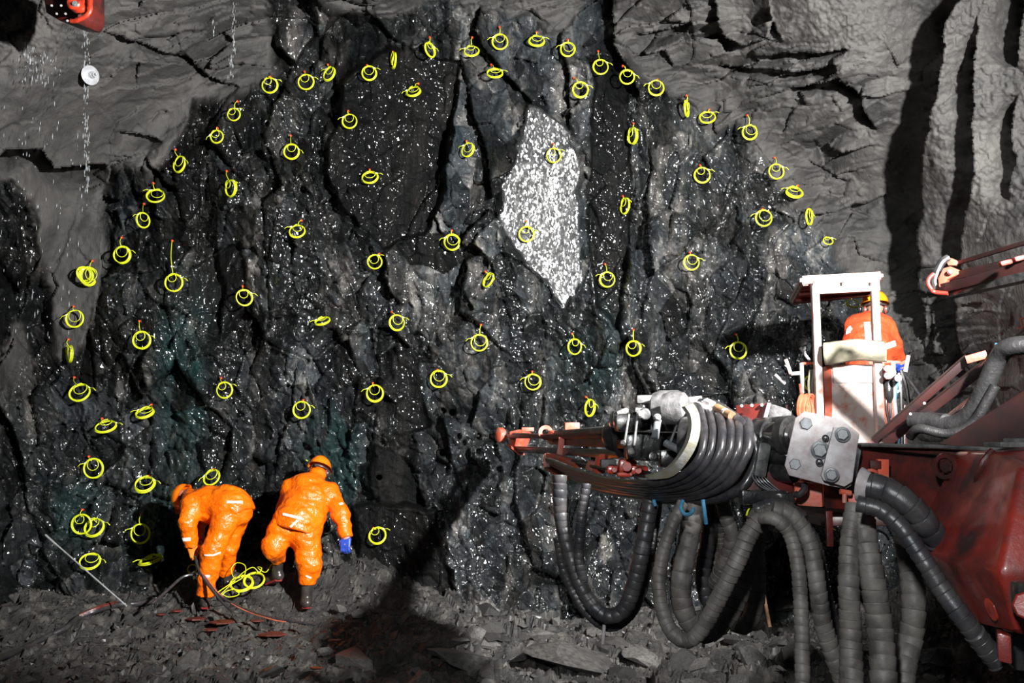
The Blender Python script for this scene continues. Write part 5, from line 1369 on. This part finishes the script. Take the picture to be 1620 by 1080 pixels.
# rock drill body
rd = MBLACK
ax1 = Vector((1, -.55, .02)).normalized()
def lathe_at(x, y, d, prof, name, mat, n=28, ax=None, parent=None):
    m = MB(); m.lathe(P(x, y, d), ax or ax1, prof, n); return m.build(name, mat, parent or feed)
body = lathe_at(958, 690, 5.72, [(0, .06), (.02, .085), (.05, .10), (.09, .115), (.10, .135), (.13, .135), (.14, .115), (.19, .12), (.22, .145), (.25, .145), (.26, .13), (.42, .14), (.50, .12), (.52, .08)], 'drill_body', rd)
m = MB(); m.box(P(1000, 668, 5.45), (.20, .16, .10), Matrix.Rotation(-.05, 3, 'Y'), .03); m.box(P(976, 664, 5.55), (.075, .16, .10), Matrix.Rotation(.15, 3, 'Y'), .025); m.build('gear_housing', rd, body)
m = MB(); m.box(P(983, 652, 5.52), (.07, .15, .035), Matrix.Rotation(-.35, 3, 'Y'), .014); m.box(P(1016, 650, 5.42), (.10, .14, .03), Matrix.Rotation(.1, 3, 'Y'), .012); m.cyl(P(1020, 655, 5.33), P(1020, 655, 5.25), .035, .03, n=20, bev=.006); m.build('casting_rib', MGREYM, body)
m = MB(); m.lathe(P(1045, 650, 5.42), Vector((1, -.3, .0)), [(-.06, .05), (-.04, .10), (.0, .115), (.10, .115), (.13, .10), (.15, .06)], 28); m.build('end_cap', MGREYM, body)
m = MB(); m.lathe(P(1062, 646, 5.30), Vector((.9, -.5, .1)), [(-.05, .03), (-.03, .085), (.03, .095), (.08, .08), (.10, .05)], 26); m.build('motor_cap', MGREYM, body)
m = MB(); m.box(P(1028, 632, 5.5), (.16, .10, .05), None, .015); m.box(P(1060, 627, 5.45), (.12, .10, .04), Matrix.Rotation(.2, 3, 'Y'), .014); m.build('top_block', MGREYM, body)
for (x, y, r) in ((1013, 655, .016), (1037, 680, .014), (1040, 660, .016), (1000, 715, .018), (1034, 722, .02), (986, 700, .012)):
    hexbolt(body, P(x, y, 5.24), Vector((0, -1, .1)), r, 'bolt', MGREYM if y < 690 else MBLACK, True)
for (x0, y0, x1, y1) in ((995, 655, 988, 700), (1008, 658, 1003, 705), (1046, 660, 1036, 695), (1072, 668, 1060, 700)):
    m = MB(); m.bar(P(x0, y0, 5.28), P(x1, y1, 5.27), .012, .03, up=(0, 1, 0)); m.build('rib', MGREYM, body)
m = MB(); m.box(P(1030, 705, 5.5), (.30, .16, .16), None, .03); m.box(P(1065, 725, 5.4), (.16, .14, .10), None, .02); m.build('valve_block', MBLACK, body)
m = MB(); m.cyl(P(1040, 668, 5.24), P(1036, 694, 5.2), .02, n=14, bev=.004); m.cyl(P(1052, 700, 5.26), P(1075, 712, 5.2), .02, n=14, bev=.004); m.build('coupling', MSTEELD, body)
# drum rim (yellowed) and hose pack
rimp = [(1090, 640, 4.92), (1099, 655, 4.86), (1101, 678, 4.80), (1095, 703, 4.78), (1081, 727, 4.80), (1064, 745, 4.86), (1045, 752, 4.95), (1025, 755, 5.05)]
sp_ = spline(PP(rimp), .02)
m = MB(); vs_ = []; fs_ = []
for i, p in enumerate(sp_):
    tg = (sp_[min(i + 1, len(sp_) - 1)] - sp_[max(i - 1, 0)]).normalized(); o_ = tg.cross(Vector((0, 1, 0))).normalized(); wdt = .022 * min(1, (len(sp_) - i) / 12 + .3)
    vs_ += [p - o_ * wdt, p + o_ * wdt, p + o_ * wdt + Vector((0, .10, 0)), p - o_ * wdt + Vector((0, .10, 0))]
for i in range(len(sp_) - 1):
    for k_ in range(4): fs_.append((i * 4 + k_, i * 4 + (k_ + 1) % 4, i * 4 + 4 + (k_ + 1) % 4, i * 4 + 4 + k_))
fs_ += [(0, 1, 2, 3), tuple(len(vs_) - 4 + k_ for k_ in (3, 2, 1, 0))]
m.add(vs_, fs_); drum = m.build('drum_rim', MRIM, feed)
m = MB(); m.lathe(P(1082, 705, 5.2), Vector((1, -.45, 0)), [(0, .15), (.03, .16), (.33, .15), (.34, .1)], 36); 
m.build('drum_core', MBLACK, feed)
tops = [(1108, 648), (1123, 655), (1137, 658), (1152, 661), (1163, 665), (1176, 668)]
exs = [1114, 1127, 1142, 1156, 1169, 1184]; rds = [.019, .019, .023, .020, .021, .026]
for i in range(6):
    ex = exs[i]; tx, ty = tops[i]; f = i / 5
    pts = [(866 + i * 3, 727 + i * 3.2, 6.35), (900 + i * 2, 741 + i * 2.9, 6.05), (950, 756 + i * 3.4, 5.65), (1000 + 5 * i, 763 + i * 4.2, 5.3), (1046 + i * 10, 763 + i * 4.0, 5.02), (1084 + i * 13, 748 + i * 3.2, 4.86), (ex - 7 + i * .5, 722 - i * .5, 4.80), (ex, 690, 4.84), (ex - 1, 670, 4.96), (tx - 3, ty - 4, 5.15), (tx - 14, ty - 8, 5.4)]
    m = MB(); m.tube(spline(PP(pts), .02), rds[i], 16); o = m.build('drum_hose', MHOSE, feed)
m = MB(); m.tube(spline(PP([(1108, 637, 5.3), (1130, 640, 5.2), (1155, 655, 5.05), (1180, 676, 4.92), (1196, 705, 4.86), (1194, 735, 4.86), (1172, 772, 4.86), (1120, 790, 5.0), (1040, 788, 5.3), (960, 775, 5.7)]), .03), .024, 14); m.build('outer_hose', MHOSE, feed)
m = MB(); m.cyl(P(1112, 637, 5.28), P(1150, 653, 5.02), .022, n=14, bev=.004); m.cyl(P(1118, 638, 5.22), P(1128, 643, 5.16), .03, n=8); m.cyl(P(1104, 640, 5.22), P(1126, 651, 5.12), .018, n=12); m.build('hose_fitting', MSTEEL, feed)
m = MB(); m.cyl(P(1110, 632, 5.4), P(1090, 634, 5.4), .022, n=12); m.build('hose_fitting', MSTEEL, feed)
m = MB(); m.cyl(P(1134, 645, 5.12), P(1158, 658, 4.98), .024, n=14); m.build('rusty_sleeve', MWOOD, feed)
for pts in ([(1080, 792, 4.85), (1077, 803, 4.82), (1083, 813, 4.8), (1093, 812, 4.8), (1097, 804, 4.82)], [(1112, 790, 4.9), (1115, 812, 4.9), (1117, 828, 4.92)], [(1034, 790, 5.2), (1037, 800, 5.2)]):
    m = MB(); m.tube(spline(PP(pts), .01), .010, 8); m.build('hose_strap', MLIGHTBLUE, feed)
# splashed cables under the drum
m = MB()
for k_ in range(5): m.tube(spline(PP([(1186 + k_ * 4, 742, 4.85), (1194 + k_ * 5, 760, 4.8), (1205 + k_ * 8, 770 + k_ * 2, 4.8), (1222 + k_ * 6, 778, 4.8)]), .02), .003, 5)
m.build('thin_wires', MSTEELD, feed)

P = P0; SZ = 1.0
# ---- thick dark hose bundle over the boom end
tag(wrapped('wrapped_hose', 'short', PP([(1196, 806, 4.75), (1225, 797, 4.7), (1250, 805, 4.65), (1272, 822, 4.6)]), (.03, .03), MWRAPD, seed=40), 'dark flat hose resting on top of the hose bend under the boom', 'hose', 'wrapped hoses hanging under the drill boom')
m = MB(); m.cyl(P(956, 988, 5.5), P(954, 1018, 5.5), .010, n=8); tag(m.build('steel_pin', MSTEEL), 'short steel pin hanging below the left hose loop', 'pin')

# ---- second boom: diagonal rails at right
b2 = empty('second_boom', P(1560, 600, 6.3), 'two dark red diagonal feed rails rising from beam to right edge', 'drill boom')
def bar2(a, b, w, h, name, mat, par):
    m = MB(); a_, b_ = P(*a), P(*b)
    if b[0] > 1600: b_ = a_ + (b_ - a_) * 1.6      # the boom goes on behind the picture edge
    m.bar(a_, b_, w, h, up=(0, 1, 0)); return m.build(name, mat, par)
bar2((1383, 697, 6.6), (1532, 566, 6.2), .05, .06, 'feed_rail', MREDK, b2)
bar2((1400, 700, 6.5), (1640, 516, 5.9), .06, .06, 'feed_rail', MREDK, b2)
bar2((1528, 569, 6.15), (1561, 560, 6.1), .05, .05, 'stop_block', MREDF, b2)
m = MB(); m.tube(spline(PP([(1442, 665, 6.3), (1470, 667, 6.2), (1500, 672, 6.1), (1530, 660, 6.0), (1555, 620, 5.9), (1580, 565, 5.8), (1600, 548, 5.7), (1650, 545, 5.6)]), .03), .055, 16); m.build('hose_bundle', MSHADERUB, b2)
m = MB(); m.tube(spline(PP([(1440, 690, 6.2), (1455, 678, 6.1), (1500, 686, 6.0), (1540, 668, 5.9), (1575, 610, 5.8)]), .03), .03, 12); m.build('lower_hose', MSHADERUB, b2)
m = MB(); m.cyl(P(1455, 665, 6.4), P(1500, 668, 6.1), .06, .055, n=20, bev=.01); m.build('hose_sleeve', MSHADERUB, b2)
bar2((1490, 672, 6.7), (1560, 618, 6.6), .05, .10, 'red_strut', MREDD, b2)
m = MB(); poly_plate(m, [(1484, 702), (1545, 664), (1640, 604), (1700, 575), (1700, 712), (1560, 712)], 5.4, 4.9, .2, .01); m.build('arm_beam', MREDK, b2)
m = MB(); m.tube(PP([(1610, 519, 5.95), (1618, 518, 5.95), (1614, 504, 5.95), (1622, 503, 5.95), (1640, 512, 5.95)]), .008, 8); m.build('bent_wire', MREDF, b2)
m = MB(); m.tube(spline(PP([(1576, 545, 6.0), (1580, 552, 5.9), (1577, 560, 5.85)]), .01), .012, 8); m.tube(spline(PP([(1600, 540, 5.9), (1608, 543, 5.8)]), .01), .012, 8); m.build('blue_cord', MLIGHTBLUE, b2)
for (x, y) in ((1462, 638), (1440, 655), (1585, 528)): hexbolt(b2, P(x, y, 6.2), Vector((-.2, -1, .2)), .010, 'bolt', MREDD, False)

# ---- third boom end at upper right
b3 = empty('third_boom', P(1560, 420, 5.6), 'dark rails of a drill boom end with orange-red rounded tip at upper right edge', 'drill boom')
bar2((1512, 417, 6.2), (1660, 372, 5.4), .026, .03, 'thin_rod', MREDK, b3)
bar2((1498, 440, 6.2), (1660, 402, 5.4), .05, .05, 'upper_rail', MREDK, b3)
bar2((1486, 458, 6.2), (1660, 414, 5.4), .06, .07, 'lower_rail', MREDK, b3)
bar2((1500, 466, 6.2), (1660, 430, 5.4), .05, .10, 'rail_underside', MBLACK, b3)
m = MB(); poly_plate(m, [(1485, 453), (1484, 440), (1492, 424), (1503, 421), (1520, 428), (1516, 434), (1498, 442), (1494, 454), (1487, 454)], 6.15, 6.05, .05, .006); tp = m.build('end_plate', MREDF, b3)
m = MB(); m.tube(spline(PP([(1500, 408, 6.2), (1490, 415, 6.2), (1482, 430, 6.2), (1478, 445, 6.2), (1482, 456, 6.2)]), .01), .026, 10); m.build('chain_wheel', MBLACK, b3)
m = MB(); m.tube(spline(PP([(1477, 433, 6.15), (1470, 440, 6.15), (1468, 448, 6.15), (1473, 457, 6.15), (1479, 462, 6.15), (1500, 464, 6.1)]), .01), .014, 10); m.build('guard_hoop', MRED, b3)
m = MB(); poly_plate(m, [(1500, 407), (1508, 409), (1518, 414), (1512, 420), (1500, 420), (1496, 412)], 6.2, 6.15, .06, .006); m.build('tip_block', MREDF, b3)
hexbolt(tp, P(1503, 430, 6.08), Vector((-.2, -1, 0)), .014, 'bolt', MREDD)
for (x, y) in ((1590, 416), (1612, 409)): m = MB(); m.box(P(x, y, 5.55), (.07, .05, .03), Matrix.Rotation(-.25, 3, 'Y'), .012); m.build('slide_block', MRED, b3)
# ---- fourth boom end, top left
b4 = empty('fourth_boom', P(100, 5, 7.6), 'bright red boom end cut by the top left frame edge', 'drill boom')
m = MB(); poly_plate(m, [(62, -40), (118, -40), (118, 20), (112, 33), (92, 32), (72, 20)], 7.8, 7.6, .3, .02); m.build('boom_head', MREDD, b4)
m = MB(); poly_plate(m, [(113, -40), (134, -40), (133, 2), (125, 14), (115, 12)], 7.5, 7.45, .1, .02); m.build('cheek_plate', MREDH, b4)
m = MB(); m.lathe(P(118, 6, 7.42), (0, -1, 0), [(-.05, .055), (.02, .055), (.03, .045)], 26); pk = m.build('pivot', MREDH, b4); hexbolt(pk, P(118, 6, 7.39), (0, -1, 0), .02)
m = MB(); m.tube(spline(PP([(139, -40, 7.45), (141, 0, 7.45), (143, 14, 7.45), (138, 24, 7.45), (122, 33, 7.45), (112, 33, 7.45)]), .02), .018, 10); m.build('guard_hoop', MREDH, b4)
m = MB(); m.bar(P(131, -40, 7.5), P(132, 22, 7.5), .06, .05); m.build('side_bar', MREDH, b4)
for (x, y) in ((82, 9), (97, 9), (90, 22), (104, 22), (107, 33)): hexbolt(b4, P(x, y, 7.44), (0, -1, -.2), .010, 'bolt', MSTEEL, False)

# ------------------------------------------------------------------ service basket
bk = empty('service_basket', P(1340, 760, 8.7), 'bright pinkish-white basket with roof, posts and lit console before the operator', 'basket')
RN = [P(1266, 449, 8.3), P(1398, 441, 8.3), P(1383, 468, 9.6), P(1249, 481, 9.6)]
RN2 = [P(1266, 436, 8.3), P(1397, 429, 8.3), P(1383, 456, 9.6), P(1249, 467, 9.6)]
m = MB(); bm = bmesh.new(); a = [bm.verts.new(p) for p in RN]; b = [bm.verts.new(p) for p in RN2]
bm.faces.new(a); bm.faces.new(b[::-1])
for i in range(4): bm.faces.new((a[i], b[i], b[(i + 1) % 4], a[(i + 1) % 4]))
bmesh.ops.recalc_face_normals(bm, faces=bm.faces[:]); bmesh.ops.bevel(bm, geom=bm.edges[:], offset=.02, segments=3, affect='EDGES'); m.bm(bm); rf = m.build('roof', MPINK, bk)
m = MB(); un = [p + Vector((0, 0, -.012)) for p in RN]; cc = sum(un, Vector()) / 4; un = [cc + (p - cc) * .93 for p in un]; m.prism(un, (0, 0, .02)); m.build('roof_underside', MRED, rf, smooth=False)
for f in (.33, .66):
    m = MB(); m.bar(un[0].lerp(un[3], f) + Vector((0, 0, -.015)), un[1].lerp(un[2], f) + Vector((0, 0, -.015)), .03, .03); m.build('roof_rib', MRED, rf)
m = MB(); m.bar(P(1283, 457, 8.32), P(1390, 451, 8.32), .06, .10, up=(0, 0, 1)); m.build('header', MPINK, bk)
def post(a, b, w, name='post', mat=None): m = MB(); m.bar(P(*a), P(*b), w, w, up=(0, 1, 0), bev=.008); return m.build(name, mat or MPINK, bk)
post((1289, 452, 8.3), (1302, 800, 8.25), .062); post((1383, 446, 8.3), (1397, 800, 8.25), .062)
post((1256, 478, 9.55), (1262, 480, 9.55), .02, 'corner_pin', MRED)
post((1391, 560, 8.35), (1408, 800, 8.3), .06, 'red_stay', MREDB)
for x in (1289, 1335, 1380): m = MB(); m.box(P(x, 446, 8.22), (.02, .03, .03), None, .004); m.build('roof_hook', MPINK, bk)
# console
m = MB(); cf = [P(1315, 576, 8.35), P(1385, 576, 8.35), P(1396, 800, 8.3), P(1318, 800, 8.3)]; m.prism(cf, (0.06, .55, 0), .02); co_ = m.build('console', MPINK, bk)
m = MB(); m.prism([P(1303, 580, 8.40), P(1315, 578, 8.34), P(1320, 800, 8.3), P(1309, 800, 8.36)], (.06, .5, 0), .004); m.build('side_panel', MREDB, co_)
m = MB(); m.prism([P(1317, 577, 8.33), P(1384, 577, 8.33), P(1386, 605, 8.33), P(1319, 606, 8.33)], (0, .02, 0), .003); m.build('upper_panel', MPINK, co_)
m = MB(); m.prism([P(1384, 578, 8.33), P(1391, 578, 8.35), P(1404, 800, 8.3), P(1395, 800, 8.28)], (.02, .1, 0), .004); m.build('right_edge', MREDB, co_)
# canvas roll over the console
nu, nv = 26, 12; vs_ = []; fs_ = []
for i in range(nu):
    u = i / (nu - 1)
    for j in range(nv):
        v = j / (nv - 1); x = 1301 + 96 * u + (3 + 3 * u) * v; y = 546 - 5 * math.sin(u * 2.6) + v * (27 - 3 * u) + math.sin(u * 9) * .8
        an = -0.9 + 2.2 * v; d = 8.24 - .12 * math.cos(an) + .01 * math.sin(u * 17 + v * 5)
        vs_.append(P(x, y, d))
for i in range(nu - 1):
    for j in range(nv - 1): a_ = i * nv + j; fs_.append((a_, a_ + nv, a_ + nv + 1, a_ + 1))
m = MB(); m.add(vs_, fs_); cv = m.build('canvas_cover', MCANVAS, bk, angle=80); md = cv.modifiers.new('thickness', 'SOLIDIFY'); md.thickness = .03; md.offset = -1
# basket floor and frame under console (partly hidden)
m = MB(); m.box(P(1350, 815, 8.9), (1.0, 1.3, .08), None, .02); m.build('platform', MREDK, bk)
for sx, dd in ((1245, 9.4), (1432, 9.4)): post((sx, 640, dd), (sx, 800, dd), .04, 'rail_post', MREDD)
# left levers and hoses
def rod(pts, r, mat, name='lever', par=None):
    m = MB(); m.tube(spline(PP(pts), .03) if len(pts) > 2 else PP(pts), r, 8); return m.build(name, mat, par or bk)
def bent(pts, r, mat, name='lever'):
    m = MB()
    q_ = PP(pts)
    for a_, b_ in zip(q_[:-1], q_[1:]): m.cyl(a_, b_, r, n=10)
    return m.build(name, mat, bk)
bent([(1243, 568, 8.5), (1251, 591, 8.5), (1268, 590, 8.5)], .016, MPINK, 'bent_lever'); bent([(1268, 574, 8.5), (1269, 600, 8.5), (1271, 622, 8.5)], .018, MSTEEL, 'bracket_rod')
bent([(1268, 575, 8.5), (1290, 574, 8.45)], .012, MREDB, 'stay'); bent([(1266, 607, 8.5), (1268, 624, 8.5), (1276, 628, 8.5)], .014, MREDB, 'hanger_hook')
bent([(1226, 592, 8.7), (1242, 607, 8.7)], .014, MSTEEL, 'lever'); bent([(1266, 550, 8.7), (1281, 570, 8.7)], .013, MSTEEL, 'lever')
for k_ in range(5):
    rod([(1282 + k_ * 2.2, 585, 8.4), (1279 + k_ * 2.6, 610, 8.4), (1283 + k_ * 2.2, 640, 8.4), (1288 + k_ * 1.5, 690, 8.4)], .010, MGREYM if k_ % 2 else MCANVAS, 'control_hose')
for k_ in range(7):
    m = MB(); c = P(1270 + k_ * 2.4, 645 + (k_ % 3), 8.35 - .01 * k_); w_ = .045 + .004 * (k_ % 3)
    m.tube([c + Vector((math.cos(t_) * w_, math.sin(t_ * 2) * .01, math.sin(t_) * .115)) for t_ in np.linspace(0, 6.28, 24)], .010, 7); m.build('orange_hose_loop', MORHOSE, bk)
# right valves
bent([(1396, 572, 8.35), (1424, 573, 8.35)], .016, MREDB, 'handrail'); bent([(1413, 573, 8.3), (1413, 620, 8.3), (1417, 660, 8.3), (1412, 690, 8.3)], .020, MSTEEL, 'riser_pipe')
for (x, y) in ((1403, 583), (1410, 589), (1403, 594), (1419, 598)): m = MB(); m.cyl(P(x, y, 8.25), P(x + 2, y, 8.1), .03, n=14, bev=.005); m.box(P(x, y, 8.3), (.06, .06, .05), None, .008); m.build('valve', MSTEEL, bk)
m = MB(); m.lathe(P(1405, 600, 8.3), (0, 0, -1), [(0, .03), (.03, .045), (.15, .04), (.20, .02)], 16); m.build('filter_bowl', MBLACK, bk)
for k_, (x0, x1) in enumerate(((1408, 1402), (1412, 1408), (1420, 1416), (1425, 1426), (1405, 1412))):
    rod([(x0, 600, 8.3), (x1, 640, 8.3), (x0 + 2, 690, 8.3), (x0, 740, 8.3)], .014, [MHOSE, MGREYM, MLIGHTBLUE, MHOSE, MREDB][k_], 'supply_hose')
bent([(1422, 590, 8.3), (1424, 617, 8.3), (1416, 622, 8.3)], .010, MPINK, 'bent_lever'); bent([(1437, 562, 8.4), (1432, 588, 8.4)], .018, MSTEEL, 'lever'); 
rod([(1425, 585, 8.4), (1433, 610, 8.4), (1440, 650, 8.5)], .018, MHOSE, 'charging_hose'); rod([(1430, 590, 8.4), (1455, 625, 8.2), (1480, 660, 8.0), (1490, 668, 7.9)], .012, MHOSE, 'charging_hose')
o = empty('detonator_coil', P(1349, 480, 9.9), 'yellow detonator tube coil seen under the basket roof beside the operator helmet', 'coil')
cm = bpy.data.objects.new('coil', CM[2]); C.objects.link(cm); cm.parent = o; cm.matrix_local = Matrix.Rotation(-.7, 4, 'X') @ Matrix.Scale(.75, 4)
bpy.context.view_layer.update()
